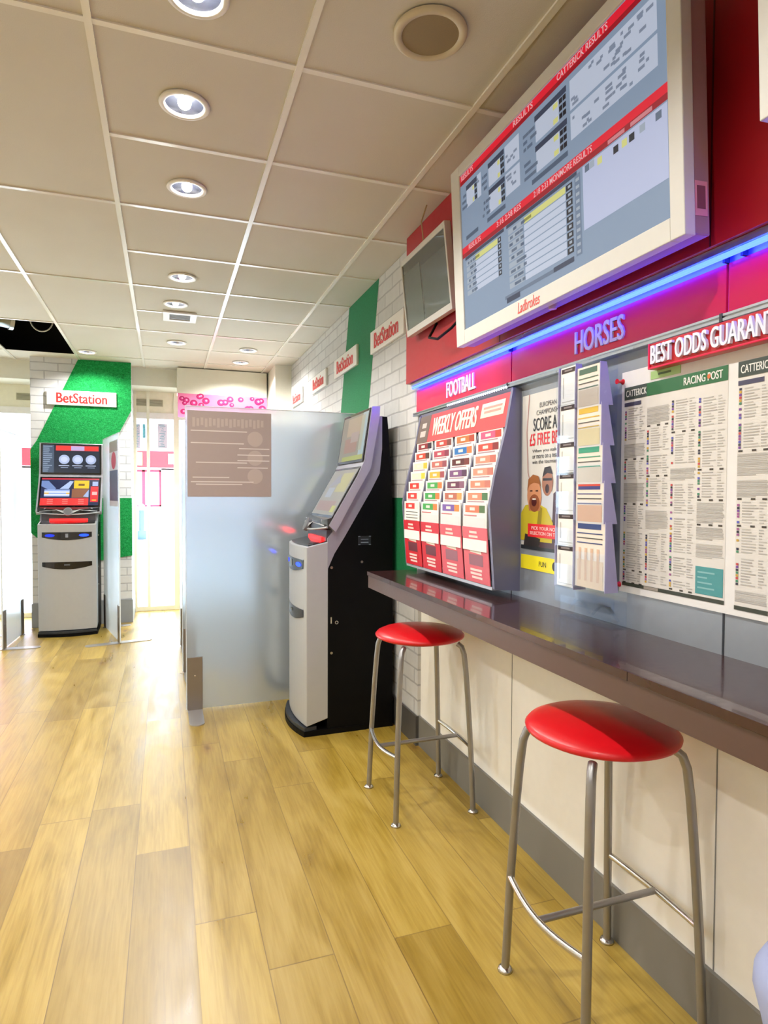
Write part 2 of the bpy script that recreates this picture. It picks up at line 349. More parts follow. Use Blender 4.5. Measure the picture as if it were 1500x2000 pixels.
# shop front: window_1 (left), door_1, window_2 (right)
YF = 7.65; fm = mat('f0eed8', .5)
def front(kindname, x0, x1, mull, ventx, door=False):
    root = bpy.data.objects.new(kindname, None); C.objects.link(root); root.location = ((x0 + x1) / 2, YF, 0); ORG[root.name] = V(root.location); root['kind'] = 'structure'
    m = MB(); zt = 2.20
    for xx in (x0, x1 - .03): m.box((xx, YF - .03, 0), (xx + .03, YF + .03, 2.51), fm)
    for xx in mull: m.box((xx - .016, YF - .028, .004), (xx + .016, YF + .028, 2.508), fm)
    m.box((x0 + .002, YF - .024, 0.001), (x1 - .002, YF + .024, .05), fm); m.box((x0 + .002, YF - .026, zt), (x1 - .002, YF + .026, zt + .07), white)
    m.build('frame', root)
    m = MB(); m.box((x0, YF - .012, zt + .07), (x1, YF + .012, 2.51), mat('efebd2', .55)); tp = m.build('transom_panel', root)
    for vx in ventx:
        m = MB(); m.box((vx - .075, YF - .022, 2.345), (vx + .075, YF - .012, 2.42), mat('bdb99d', .5))
        for k in range(5): m.box((vx - .065, YF - .026, 2.352 + .0135 * k), (vx + .065, YF - .022, 2.357 + .0135 * k), mat('8f8c74', .5))
        m.build('vent', tp)
    m = MB(); m.box((x0 + .03, YF - .004, .05), (x1 - .03, YF + .004, zt), m_glass); m.build('pane', root)
    return root
front('window_1', XL, -1.255, (-2.2,), (-1.42, -2.6))
front('door_1', -.33, .13, (-.177,), (-.255, -.09), True)
front('window_2', .13, 1.10, (.62,), ())
for (u0, u1, z0, z1, cc, nm, lb) in [(-.315, -.262, 1.86, 2.14, 'e2daf0', 'window_poster', 'pale lavender scribbled poster stuck on the left door pane'), (-.075, .03, 1.87, 2.15, 'e6e0f2', 'window_poster', 'pale lavender scribbled poster stuck on the right door pane'), (-.235, -.205, 1.98, 2.14, '8fd3e4', 'window_sticker', 'small light blue sticker on the left door pane beside the mullion')]:
    m = MB(FRONT(u0, YF - .006, z0)); m.box((0, 0, 0), (u1 - u0, z1 - z0, .0015), mat(cc, .6, noise=.1, scale=60))
    dk = mat('c0b2da' if 'c' == cc[0] else '4ba9c0', .6)
    for k in range(14):
        a = random.uniform(.1, .45) * (u1 - u0); b = random.uniform(.55, .9) * (u1 - u0); zz = (k + .8) / 15 * (z1 - z0); m.add([(a, zz, .0022), (b, zz + .006, .0022), (b, zz + .011, .0022), (a, zz + .005, .0022)], [(0, 1, 2, 3)], dk)
    tag(m.build(nm), lb, 'poster' if 'poster' in nm else 'sticker')

# ------------------------------------------------------------------ street outside
m = MB(); m.box((-40, 7.7, -.15), (40, 60, -.03), mat('dcdcda', .8)); struct(m, 'ground')
t = thing('shop_building', (0, 24, -.03), 'white shop building across the street with a pink red fascia and red door frames', 'building')
bw = mat('e9edf2', .7)
m = MB(); Y0 = 24
ops = [(-9.5, -7.3), (-6.8, -4.6), (-4.1, -1.9), (-1.12, -.78), (-.72, -.10), (.34, 1.6), (2.1, 3.6), (4.1, 6.5), (7, 9)]
ops = [(-9.5, -7.3), (-6.8, -4.6), (-4.1, -1.9), (-1.15, -.12), (.34, 1.6), (2.1, 3.6), (4.1, 6.5), (7, 9)]
prev = -14
for a, b in ops + [(14, 14)]:
    m.box((prev, Y0, -.03), (a, Y0 + .4, 2.25), bw); prev = b
    if b > a: m.box((a, Y0, -.03), (b, Y0 + .4, .86), bw)
m.box((-14, Y0, 2.2), (14, Y0 + .5, 9), bw); m.build('wall', t)
m = MB(); m.box((-14, Y0 - .25, 2.28), (14, Y0, 2.86), mat('d80818', .5)); fa = m.build('fascia', t)
m = MB(); m.box((-2.2, Y0 - .27, 2.34), (-.75, Y0 - .25, 2.8), mat('fbe36a', .5)); m.build('logo_panel', fa); m = MB(); m.box((.12, Y0 - .27, 2.4), (1.6, Y0 - .25, 2.76), white); m.build('name_panel', fa)
for a, b in ops:
    m = MB(); m.box((a, Y0 + .3, .86), (b, Y0 + .32, 2.2), mat('8fa5c4', .2)); p = m.build('shop_window', t)
    m = MB(); rr = mat('e01b3a' if abs(a + 1.15) < .1 else 'b8c4dd', .5)
    for xx in (a, b - .07): m.box((xx, Y0 + .2, .86), (xx + .07, Y0 + .3, 2.2), rr)
    m.box((a, Y0 + .2, .86), (b, Y0 + .3, .93), rr); m.box((a, Y0 + .2, 2.13), (b, Y0 + .3, 2.2), rr); m.box(((a + b) / 2 - .14, Y0 + .2, .9), ((a + b) / 2 - .04, Y0 + .3, 2.2), rr); m.build('window_frame', p)
for k in range(6):
    m = MB(); x0 = -9 + k * 3.2; m.box((x0, Y0 + .02, 4), (x0 + 1.2, Y0 - .02, 5.8), mat('a9b7cc', .2)); m.build('upper_window', t)
t = thing('street_bollard', (-.66, 20, -.03), 'dark blue bollard standing on the white pavement beyond the door', 'bollard')
m = MB(); m.lathe([(0, 0), (.13, 0), (.13, .25), (.075, .27), (.07, 1.0), (0, 1.02)], (-.66, 20, -.03), mat('3f5a80', .5), 16); m.build('post', t)
m = MB(); m.lathe([(.073, .88), (.088, .9), (.088, 1.02), (.0, 1.08)], (-.66, 20, -.03), mat('dfe6f2', .5), 16); m.build('cap', t)
t = thing('brick_house', (-9, 22, -.03), 'red brick corner house across the street seen through the left window', 'building')
m = MB(); m.box((-9.5, 18, -.03), (-5.4, 23.7, 8.5), mat('b5492f', .8)); m.build('wall', t)
for k in range(3):
    m = MB(); m.box((-5.41, 18.6 + 1.6 * k, 1.0), (-5.37, 19.6 + 1.6 * k, 2.6), mat('9db4d0', .2)); m.build('pane', t)
    m = MB(); m.box((-9.2 + 1.25 * k, 17.96, 1.0), (-8.3 + 1.25 * k, 18.01, 2.6), mat('9db4d0', .2)); m.build('pane', t)

# ------------------------------------------------------------------ ceiling fittings
def downlight(x, y, label, first=[None]):
    if first[0] is None:
        t = thing('downlight', (x, y, H - .008), label, 'ceiling light', 'recessed downlights in the ceiling')
        z = H
        m = MB(); m.lathe([(.066, .004), (.083, .004), (.086, -.003), (.080, -.007), (.066, -.006), (.064, .004)], (x, y, z), white, 32); m.build('trim_ring', t)
        m = MB(); m.lathe([(.066, .004), (.060, .02), (.052, .05), (.046, .085), (0, .09)], (x, y, z), mat('aab2c6', .2, .8), 32); m.build('reflector', t)
        m = MB(); m.lathe([(0, .060), (.022, .061), (.030, .068), (.030, .088)], (x, y, z), mat('fff3e0', .3, emit=22), 28); m.build('lamp', t)
        first[0] = t
    else:
        t = copy_tree(first[0]); t.location = (x, y, H - .008); t['label'] = label
    ld = bpy.data.lights.new('downlight_beam', 'SPOT'); ld.energy = SPOT_W * (.72 if x < -1 else 1); ld.color = SPOT_COL; ld.spot_size = math.radians(150); ld.spot_blend = .5; ld.shadow_soft_size = .022
    lo = bpy.data.objects.new('downlight_beam', ld); C.objects.link(lo); lo.parent = t; lo.location = (0, 0, .016); lo.visible_camera = True
    return t
DL = ['recessed ceiling downlight nearest in full view, brightest of the middle row', 'recessed ceiling downlight, next behind the brightest one in the middle row',
      'recessed ceiling downlight midway along the middle row', 'recessed ceiling downlight just before the rectangular air vent', 'recessed ceiling downlight just past the rectangular air vent',
      'recessed ceiling downlight cut off by the top edge of the view', 'recessed ceiling downlight towards the right wall, nearer of the far pair', 'recessed ceiling downlight towards the right wall, in front of the pink banner', 'recessed ceiling downlight above the turf covered column']
for (x, y), lb in zip(LIGHTS, DL): downlight(x, y, lb)
for k, (x, y) in enumerate(OFF): downlight(x, y, 'added unseen ceiling downlight outside the left and lower frame')
t = thing('ceiling_speaker', (SPK[0], SPK[1], H - .014), 'round flush ceiling speaker with brown mesh grille near the big screen', 'speaker')
m = MB(); m.lathe([(.108, 0), (.108, -.008), (.100, -.013), (.084, -.010), (.083, 0)], (*SPK, H), mat('cdbf9f', .5), 40); m.build('rim', t)
m = MB(); m.lathe([(0, -.009), (.05, -.0085), (.084, -.007)], (*SPK, H), mat('8f7c58', .7, noise=.25, scale=400), 40); m.build('grille', t)
t = thing('air_vent', (.113, 5.05, H - .012), 'small rectangular ceiling air vent with dark louvres', 'vent')
m = MB(); x0, x1, y0, y1 = -.005, .235, 4.925, 5.17
for a, b in (((x0, y0), (x1, y0 + .045)), ((x0, y1 - .045), (x1, y1)), ((x0, y0 + .045), (x0 + .045, y1 - .045)), ((x1 - .045, y0 + .045), (x1, y1 - .045))): m.box((*a, H - .012), (*b, H + .001), white)
m.build('frame', t)
m = MB()
for k in range(7): m.box((x0 + .045, y0 + .05 + .021 * k, H - .008), (x1 - .045, y0 + .06 + .021 * k, H - .004), mat('6f6a5c', .5))
m.box((x0 + .04, y0 + .04, H - .003), (x1 - .04, y1 - .04, H + .001), mat('3a372f', .8)); m.build('louvre', t)

# ------------------------------------------------------------------ counter
t = thing('worktop', (1.115, .9, .885), 'long dark brown wall counter with a glossy top running under the notice boards', 'counter')
m = MB(); m.box((.955, -1.4, .885), (1.268, 2.955, .945), mat('59433d', .35, coat=.1, noise=.06, scale=80)); m.build('edge_board', t)
m = MB(); m.box((.950, -1.4, .945), (1.268, 2.958, .965), counterm)
for yy in (2.62, 1.10): m.box((.9495, yy - .001, .944), (.951, yy + .001, .965), black)
m.build('laminate_top', t, bevel=.003)

# ------------------------------------------------------------------ stools
def stool(cx, cy, label):
    t = thing('bar_stool', (cx, cy, 0), label, 'stool', 'red bar stools at the counter', local=True)
    m = MB(); m.lathe([(0, .772), (.06, .771), (.12, .766), (.165, .757), (.188, .747), (.196, .738), (.194, .731), (.180, .724), (.10, .716), (0, .714)], (0, 0, 0), vinyl, 48); m.build('seat', t)
    m = MB(); m.lathe([(0, .716), (.12, .716), (.12, .708), (0, .708)], (0, 0, 0), dgrey, 24); m.build('seat_plate', t)
    for sx in (-1, 1):
        for sy in (-1, 1):
            m = MB(); P = []
            for q, z in [(.125, .712), (.138, .700), (.146, .670), (.152, .60), (.158, .50), (.164, .38), (.170, .25), (.174, .12), (.178, .006)]:
                P.append((sx * q * .985, sy * q, z))
            m.tube(P, .0115, steel, 14); lg = m.build('leg', t)
            m = MB(); m.lathe([(0, .012), (.013, .012), (.020, .006), (.022, .0), (0, 0)], (sx * .175, sy * .179, 0), chrome, 20); m.build('foot_glide', lg)
        m = MB(); m.tube([(sx * (.168 + .020 * math.sin(math.pi * k / 12)), -.168 + .336 * k / 12, .275 - .012 * math.sin(math.pi * k / 12)) for k in range(13)], .009, chrome, 12); m.build('footrest', t)
    m = MB(); m.tube([(-.187, 0, .263), (.187, 0, .263)], .009, steel, 12); m.build('crossbar', t)
    return t
s1 = stool(1.08, 1.345, 'red round bar stool with four steel legs, nearest the camera under the counter')
s2 = copy_tree(s1); s2.location = (1.055, 2.525, 0); s2['label'] = 'red round bar stool at the far end of the counter beside the betting machine'

# ------------------------------------------------------------------ betting machines
def kiosk(variant, loc, rz, label, group):
    t = thing('betting_terminal', loc, label, 'betting machine', group, rz, local=True)
    def arc(hw, y0, bow, n=12): return [(-hw + 2 * hw * k / n, y0 - bow * (1 - (2 * k / n - 1) ** 2)) for k in range(n + 1)]
    m = MB(); m.prism(arc(.255, -.015, .05) + [(.25, .35), (-.25, .35)], 'z', 0, .03, black); m.prism(arc(.252, -.012, .048) + [(.24, .06), (-.24, .06)], 'z', .03, .05, dgrey); m.box((.1, -.26 + .0, 0), (.101, -.259, .001), black) if False else None
    m.build('base', t, bevel=.003)
    m = MB(); fp = arc(.25, .0, .03)
    bot = [(x, y, .055) for x, y in fp] + [(.25, .122, .09), (-.25, .122, .09)]; top = [(x, y, 1.056) for x, y in fp] + [(.25, .122, 1.083), (-.25, .122, 1.083)]; n = len(bot)
    m.add(bot + top, [tuple(range(n))[::-1], tuple(range(n, 2 * n))] + [(i, (i + 1) % n, n + (i + 1) % n, n + i) for i in range(n)], silver); cab = m.build('cabinet', t, bevel=.004)
    m = MB(); m.prism(arc(.235, .012, .026) + [(.235, .12), (-.235, .12)], 'z', 1.058, 1.062, blackg)
    for i in range(len(m.v)): m.v[i].z += .22 * max(0, m.v[i].y - .0)
    m.build('cabinet_top', cab)
    def lens(z1, z0, bow):
        mm = MB(); pts = [(-.212, z1), (.212, z1)] + [(.212 - .424 * k / 12, z0 + .03 - (bow) * (1 - (2 * k / 12 - 1) ** 2)) for k in range(13)]
        vs = []
        for d in (-.004, .012):
            vs += [(x, -.03 * (1 - (x / .25) ** 2) - .001 + d, z) for x, z in pts]
        # split into strips so that the plate follows the bowed front
        N = 16
        for k in range(N):
            xa = -.212 + .424 * k / N; xb = xa + .424 / N
            def zb(x): return z0 + .03 - bow * (1 - (x / .212) ** 2)
            def yy(x): return -.03 * (1 - (x / .25) ** 2) - .004
            mm.add([(xa, yy(xa), zb(xa)), (xb, yy(xb), zb(xb)), (xb, yy(xb), z1), (xa, yy(xa), z1), (xa, yy(xa) + .008, zb(xa)), (xb, yy(xb) + .008, zb(xb)), (xb, yy(xb) + .008, z1), (xa, yy(xa) + .008, z1)], [(0, 1, 2, 3), (0, 4, 5, 1), (3, 2, 6, 7)], blackg)
        return mm
    s = lens(.982, .905, .028).build('note_slot', t)
    m = MB(FRONT(0, -.0345, .945)); 
    m.frame(None)
    for xx, e in ((-.145, 1.2), (.145, 4)):
        m.lathe([(0, 0), (.7, 0), (1, 0)], (0, 0, 0), mat('1030ff', .4, emit=e), 20)
        # lay the ellipse onto the slot plate
        for i in range(len(m.v) - 60, len(m.v)):
            p = m.v[i]; m.v[i] = V((xx + p.x * .042, -.03 * (1 - (xx / .25) ** 2) - .0065 + p.x * .0 + (.0012 if abs(xx) else 0) - .001 * 0, .952 + p.y * .013))
            m.v[i].y = -.03 * (1 - (m.v[i].x / .25) ** 2) - .0062
    m.build('indicator_light', s)
    m = MB(FRONT(-.012, -.0355, .932)); m.rect(0, 0, .024, .036, mat('8f949c', .4)); m.build('slot_emblem', s)
    hd = lens(.702, .632, .03).build('door_handle', t)
    m = MB(FRONT(-.025, -.0355, .668)); m.rect(0, 0, .05, .014, mat('5c6066', .4)); m.build('handle_emblem', hd)
    # black body
    m = MB(); m.prism([(.118, .0), (.51, 0), (.505, 1.295), (.475, 1.743), (.470, 1.793), (.437, 1.795), (.437, 1.608), (.423, 1.469), (.371, 1.37), (.214, 1.106), (.158, 1.018), (.123, .93)], 'x', -.246, .246, black); body = m.build('body', t, bevel=.002)
    m = MB(); m.prism([(.119, .93), (.159, 1.018), (.215, 1.106), (.372, 1.37), (.424, 1.469), (.438, 1.608), (.438, 1.797), (.405, 1.791), (.354, 1.499), (.27, 1.355), (.145, 1.135), (.119, 1.10)], 'x', -.25, .25, mat('a3a2ac', .38, .4)); m.build('side_frame', t, bevel=.003)
    m = MB(); m.prism([(.119, 1.174), (.281, 1.45), (.323, 1.54), (.367, 1.843), (.414, 1.846), (.411, 1.79), (.360, 1.497), (.282, 1.362), (.157, 1.14)], 'x', -.285, .285, mat('b0b0ba', .35, .45)); head = m.build('screen_housing', t, bevel=.004)
    def screen(p, q, name, draw):
        Y = V((0, q[0] - p[0], q[1] - p[1])); h = Y.length; Y.normalize(); N = V((1, 0, 0)).cross(Y)
        fr = (V((-.27, p[0], p[1])) + N * .0005, V((1, 0, 0)), Y, N)
        m = MB(fr); m.box((0, 0, 0), (.54, h, .004), blackg); b = m.build(name, t)
        m = MB(fr); m.frame((fr[0] + Y * .015 + V((.015, 0, 0)) + N * .0045, fr[1], fr[2], fr[3])); draw(m, .51, h - .03); m.build('display', b); return b
    A = lambda c, e=.75: mat(c, .35, emit=e, noise=0)
    def up_full(m, W, h):
        m.rect(0, 0, W, h, A('1c2638'), 0); m.rect(0, 0, .10, h, A('46556b'))
        for k in range(14): m.rect(.005, .01 + k * h / 14.5, .04 + .05 * random.random(), .017 + k * h / 14.5, A('8fa0b8'), .001)
        m.rect(.115, h * .80, W - .01, h * .98, A('e23a38')); m.rect(.25, h * .81, .37, h * .97, A('b6a4d4'), .001)
        for c in (.19, .31, .43):
            m.ell(c, h * .48, .048, h * .17, A('a9b8dc')); m.ell(c, h * .48, .03, h * .10, A('c3cdea'), .0012); m.rect(c - .048, h * .24, c + .045, h * .27, A('b8c4e0'), .001); m.rect(c - .03, h * .17, c + .035, h * .20, A('8592b0'), .001)
    def lo_full(m, W, h):
        m.rect(0, 0, W, h, A('17234a'), 0); m.rect(0, h * .95, W, h, A('d0283a')); m.rect(0, 0, .42, h * .26, A('e23636'), .001)
        for u in (.06, .19, .33):
            for z in (.07, .14, .20): m.rect(u, h * z, u + .05, h * (z + .02), A('f39a8f'), .0015)
        m.poly([(0, h * .9), (.06, h * .9), (.13, h * .62), (.10, h * .5), (0, h * .7)], A('7189bd'), .001); m.poly([(.16, h * .6), (.25, h * .9), (.28, h * .88), (.24, h * .6)], A('a9bde3'), .001)
        m.rect(.03, h * .32, .25, h * .58, A('93abe0'), .0013); 
        for z in (.36, .46): m.rect(.03, h * z, .25, h * (z + .05), A('dfe4ee'), .0016)
        m.rect(.03, h * .42, .07, h * .46, A('e0b23c'), .0018); m.rect(.22, h * .42, .25, h * .46, A('e0b23c'), .0018)
        m.rect(.285, h * .62, .42, h * .92, A('f2c21d'), .001); m.rect(.325, h * .72, .38, h * .80, A('7a5b12'), .0015)
        m.rect(.27, h * .28, .42, h * .6, A('8d5a3f'), .001); m.poly([(.37, h * .32), (.42, h * .58), (.42, h * .3)], A('9fb3dd'), .0014)
        m.rect(.435, h * .12, W - .005, h * .7, A('e02a33'), .001); m.rect(.45, h * .38, .495, h * .5, A('f6b7b5'), .0015); m.rect(.45, h * .72, .5, h * .88, A('a7b7e8'), .0015); m.rect(.45, h * .17, .49, h * .21, A('f4c030'), .0015)
    def up_pale(m, W, h):
        m.rect(0, 0, W, h, A('8f8a7a', .55), 0); m.rect(W - .10, .0, W, h, A('9fb3b8', .55)); m.rect(.12, h * .55, .40, h * .95, A('ab9a80', .55), .001)
        m.rect(.10, h * .18, .36, h * .5, A('a3806f', .5), .001); m.rect(.22, h * .4, .38, h * .62, A('ab9a92', .5), .0013); m.rect(.08, .0, W, h * .10, A('aaae5a', .5), .001); m.rect(.40, h * .2, .46, h * .95, A('a8aa96', .55), .001)
    def lo_pale(m, W, h):
        m.rect(0, 0, W, h, A('a09c92', .55), 0); m.rect(.04, h * .08, .44, h * .30, A('a98f86', .5), .001); m.rect(.10, h * .38, .24, h * .6, A('a7acb4', .55), .001)
        m.rect(.26, h * .5, .48, h * .92, A('b5b07e', .55), .001); m.poly([(.05, h * .6), (.2, h * .92), (.3, h * .7)], A('9a9aa2', .55), .0012); m.rect(.40, h * .06, .48, h * .2, A('bcbd6a', .55), .0014)
    screen((.318, 1.535), (.366, 1.838), 'upper_screen', up_full if variant == 'full' else up_pale)
    screen((.140, 1.215), (.308, 1.505), 'lower_screen', lo_full if variant == 'full' else lo_pale)
    # control console under the screens
    m = MB(); m.prism(arc(.27, .115, .055, 16) + [(.27, .16), (-.27, .16)], 'z', 1.150, 1.192, blackg)
    for p in m.v: p.z += .35 * (p.y - .06)
    con = m.build('console', t, bevel=.003)
    m = MB(); P = [(x, y - .004, 1.146 + .35 * (y - .06)) for x, y in arc(.274, .114, .056, 20)]; m.tube(P, .0055, silver, 8); m.build('silver_trim', con)
    cpt = V((0, .058, 1.172)); cn = V((0, -.9, .42)).normalized(); cy_ = V((0, .42, .9)).normalized()
    m = MB((cpt, V((1, 0, 0)), cy_, cn)); n = 24
    m.tube([(0, 0, -.012), (0, 0, .010)], .040, mat('8c8e92', .5, .5), 24); m.tube([(0, 0, .009), (0, 0, .011)], .033, mat('6d6f73', .7), 24)
    for sx in (-1, 1): m.add([(sx * .03, .02, .002), (sx * .03, -.02, .002), (sx * .10, .018, .0), (sx * .10, .026, .0)], [(0, 1, 2, 3)], silver); m.add([(sx * .10, .018, 0), (sx * .10, .026, 0), (sx * .25, .022, -.035), (sx * .25, .016, -.035)], [(0, 1, 2, 3)], silver)
    m.build('round_emblem', con)
    for sx in (-1, 1):
        m = MB(); m.lathe([(0, .010), (.018, .008), (.022, 0), (0, 0)], (sx * .20, .112, 1.197), mat('e9edf2', .3), 16); m.build('button', con)
    m = MB(); m.prism([(.100, 1.078), (.112, 1.081), (.128, 1.104), (.104, 1.104)], 'x', -.165, .165, mat('ff1616', .3, emit=4)); m.prism([(.118, 1.112), (.130, 1.112), (.142, 1.130), (.122, 1.130)], 'x', -.17, .17, mat('ff1616', .3, emit=3)); tag(m.build('ticket_slot', t), 'glowing red ticket slot')
    m = MB(); m.prism([(.112, 1.078), (.13, 1.10), (.155, 1.15), (.118, 1.15)], 'x', -.235, .235, mat('5a5a60', .3, .5)); m.build('slot_surround', t)
    # side plate, lock and hinge on the side
    m = MB(((.2465, .298, 1.062), (0, 1, 0), (0, 0, 1), (1, 0, 0)))
    m.box((0, 0, 0), (.075, .05, .002), mat('1d2228', .4)); 
    for a, b in (((0, 0), (.012, .003)), ((.063, 0), (.075, .003)), ((0, .047), (.012, .05)), ((.063, .047), (.075, .05)), ((.015, .012), (.06, .016)), ((.015, .03), (.06, .033))): m.box((*a, .002), (*b, .003), mat('8f9aa6', .4))
    m.build('rating_plate', body)
    m = MB(((.2465, .170, .63), (0, 1, 0), (0, 0, 1), (1, 0, 0))); m.tube([(0, 0, 0), (0, 0, .010)], .010, chrome, 16); m.tube([(.0, 0, .01), (0, 0, .012)], .006, black, 12); m.box((-.034, -.006, 0), (-.026, .03, .004), chrome); m.build('lock', body)
    m = MB(((.2465, .32, .965), (0, 1, 0), (0, 0, 1), (1, 0, 0))); m.tube([(0, 0, 0), (0, 0, .004)], .007, mat('6b625a', .4), 14); m.build('screw_cap', body)
    m = MB(((.2505, .02, .0), (0, 1, 0), (0, 0, 1), (1, 0, 0)))
    for z in (.46, .94): m.tube([(0.12, z, 0), (0.12, z, .008)], .008, chrome, 12)
    m.build('hinge_pin', t)
    return t
gk = 'betting machines along the right wall'
k1 = kiosk('pale', (.735, 3.63, 0), -math.pi / 2, 'black and silver betting machine nearest the counter against the right wall', gk)
for yy, lb in ((4.505, 'silver and black betting machine seen blurred just behind the first frosted screen'), (5.375, 'silver and black betting machine third along the right wall, behind two frosted screens')):
    c = copy_tree(k1); c.location = (.735, yy, 0); c['label'] = lb
kiosk('full', (-.872, 6.545, 0), 0, 'betting machine with lit screens standing in front of the turf covered column', None)

# ------------------------------------------------------------------ frosted dividers
def divider(loc, ang, L, label, far_foot=True, hgt=1.885, ff=(-.24, .24)):
    t = thing('privacy_divider', loc, label, 'screen divider', 'frosted dividers between the betting machines', ang, local=True)
    m = MB(); m.box((0, -.004, .012), (L, .004, hgt), m_frost); p = m.build('panel', t)
    m = MB(); m.box((-.004, -.005, .012), (0, .005, hgt), mat('dfe8ee', .3)); m.box((-.004, -.005, hgt), (L, .005, hgt + .004), mat('dfe4e6', .3)); m.build('edge_glow', p)  # pale strips paint the glow along the acrylic edges
    for x0 in ([.004] + ([L - .094] if far_foot else [])):
        m = MB()
        for s in (-1, 1): m.box((x0, s * .0045, .004), (x0 + .09, s * .0075, .335), mat('8d857e', .35, .7))
        br = m.build('bracket', t, bevel=.002)
        m = MB()
        for s in (-1, 1): m.lathe([(0, 0), (.006, 0), (.005, .002), (0, .0025)], (0, 0, 0), chrome, 12)
        n = len(m.v) // 2
        for i, q in enumerate(m.v): s = -1 if i < n else 1; m.v[i] = V((x0 + .045 + q.x, s * (.0075 + q.z), .22 + q.y))
        m.build('screw', br)
        fa_, fb_ = (-.24, .24) if x0 < .01 else ff
        m = MB(); pts = [(x0 + .045 + .043 * math.cos(a), fa_ + .043 * math.sin(a)) for a in [math.pi + math.pi * k / 12 for k in range(13)]] + [(x0 + .045 + .043 * math.cos(a), fb_ + .043 * math.sin(a)) for a in [math.pi * k / 12 for k in range(13)]]
        m.prism(pts, 'z', 0, .006, mat('b9b6b2', .3, .6)); m.build('foot', t, bevel=.0015)
    return t
divider((.121, 4.02, 0), 0, 1.10, 'large frosted divider with a notice on it beside the nearest betting machine', False)
divider((.121, 4.895, 0), 0, 1.10, 'frosted divider behind the second betting machine, seen through the first one', False)
divider((.121, 5.765, 0), 0, 1.10, 'frosted divider farthest back along the right wall, seen through two others', False)
divider((-.384, 6.02, 0), math.atan2(.80, -.19), .86, 'narrow frosted divider just right of the lit betting machine at the far column', ff=(-.20, -.02))
divider((-1.317, 6.08, 0), math.atan2(.66, .03), .68, 'frosted divider at the left edge of the view beside the left window', ff=(.02, .20))
# notice on the first divider and on the far one
m = MB(FRONT(.131, 4.0145, 1.33)); nb = mat('a5968e', .55, noise=.03); nl = mat('b5a69b', .55, noise=0); nw = mat('d6cec6', .5, noise=0)
m.box((0, 0, 0), (.512, .53, .001), nb)
for cv in (.13, .245, .365): m.ell(.41, cv, .048, .048, nl, .0015)
[m.rect(.03 + .0245 * k, .43 + .006 * (k % 3), .03 + .0245 * k + .016, .488 - .005 * (k % 2), nl, .0015) for k in range(18)]
for z, a, b in ((.09, .02, .40), (.075, .05, .33), (.118, .03, .25), (.21, .05, .36), (.225, .3, .5), (.30, .31, .5), (.33, .02, .34), (.405, .02, .36), (.26, .30, .50), (.18, .3, .49)): m.rect(a, z, b, z + .006, nw, .0016)
tag(m.build('notice'), 'square grey brown notice with three pale discs on the large frosted divider', 'notice')
ang = math.atan2(.80, -.19); X = V((math.cos(ang), math.sin(ang), 0)); N = V((math.sin(ang), -math.cos(ang), 0))
m = MB((V((-.384, 6.02, 1.23)) + X * .03 - N * .0052, X, V((0, 0, 1)), -N)); m.box((0, 0, 0), (.42, .60, .001), mat('c8cdd6', .5)); m.rect(0, .05, .42, .33, mat('4b5470', .5), .0012); m.ell(.2, .42, .12, .08, mat('b5263a', .5), .0014); m.rect(0, .5, .42, .6, mat('8d8478', .5), .0012)
tag(m.build('notice'), 'narrow looking colour notice on the divider beside the lit betting machine', 'notice')

# ------------------------------------------------------------------ white name signs above the machines
def sign(fr, W, Hh, label, org=None):
    O, X, Y, N = fr
    t = thing('name_sign', O, label, 'sign', 'white name signs above the betting machines')
    m = MB(fr); m.box((0, 0, -.001), (W, Hh, .018), white); m.build('board', t, bevel=.004)
    m = MB(fr); m.text('BetStation', W * .135, Hh * .16, W * .73, Hh * .68, mat('d42a2a', .4), .0185, .002, bold=.028); m.build('lettering', t)
for yl, yr, lb in ((3.855, 3.26, 'white sign with red lettering on the brick, nearest, beside the small screen'), (4.765, 4.165, 'white sign with red lettering overlapping the green stripe on the right wall'), (5.585, 5.04, 'white sign with red lettering on white brick, third from the small screen'), (6.50, 5.98, 'white sign with red lettering farthest along the right wall by the corner')):
    sign(WALL(1.272, yl, 2.247), yl - yr, .142, lb)
sign(FRONT(-1.105, 7.012, 2.232), .64, .147, 'white sign with red lettering on the turf above the lit betting machine')

# ------------------------------------------------------------------ pink banner
m = MB(FRONT(.135, 7.04, 2.165)); m.box((0, 0, -.01), (.945, .255, 0), mat('e87aa8', .5)); pk = [mat('a80c58', .5), mat('c92274', .5), mat('ee9cc2', .5)]
random.seed(3)
for k in range(30):
    u = random.uniform(.03, .91); v = random.uniform(.02, .235); r = random.uniform(.024, .042)
    m.ell(u, v, r, r * .9, pk[0], .001 + k * .00004); m.ell(u, v, r * .62, r * .55, pk[1], .0024 + k * .00004); m.ell(u + .004, v + .003, r * .3, r * .28, pk[2], .0038 + k * .00004)
tag(m.build('bubble_banner'), 'pink banner with magenta bubbles hanging below the cream bulkhead', 'banner')

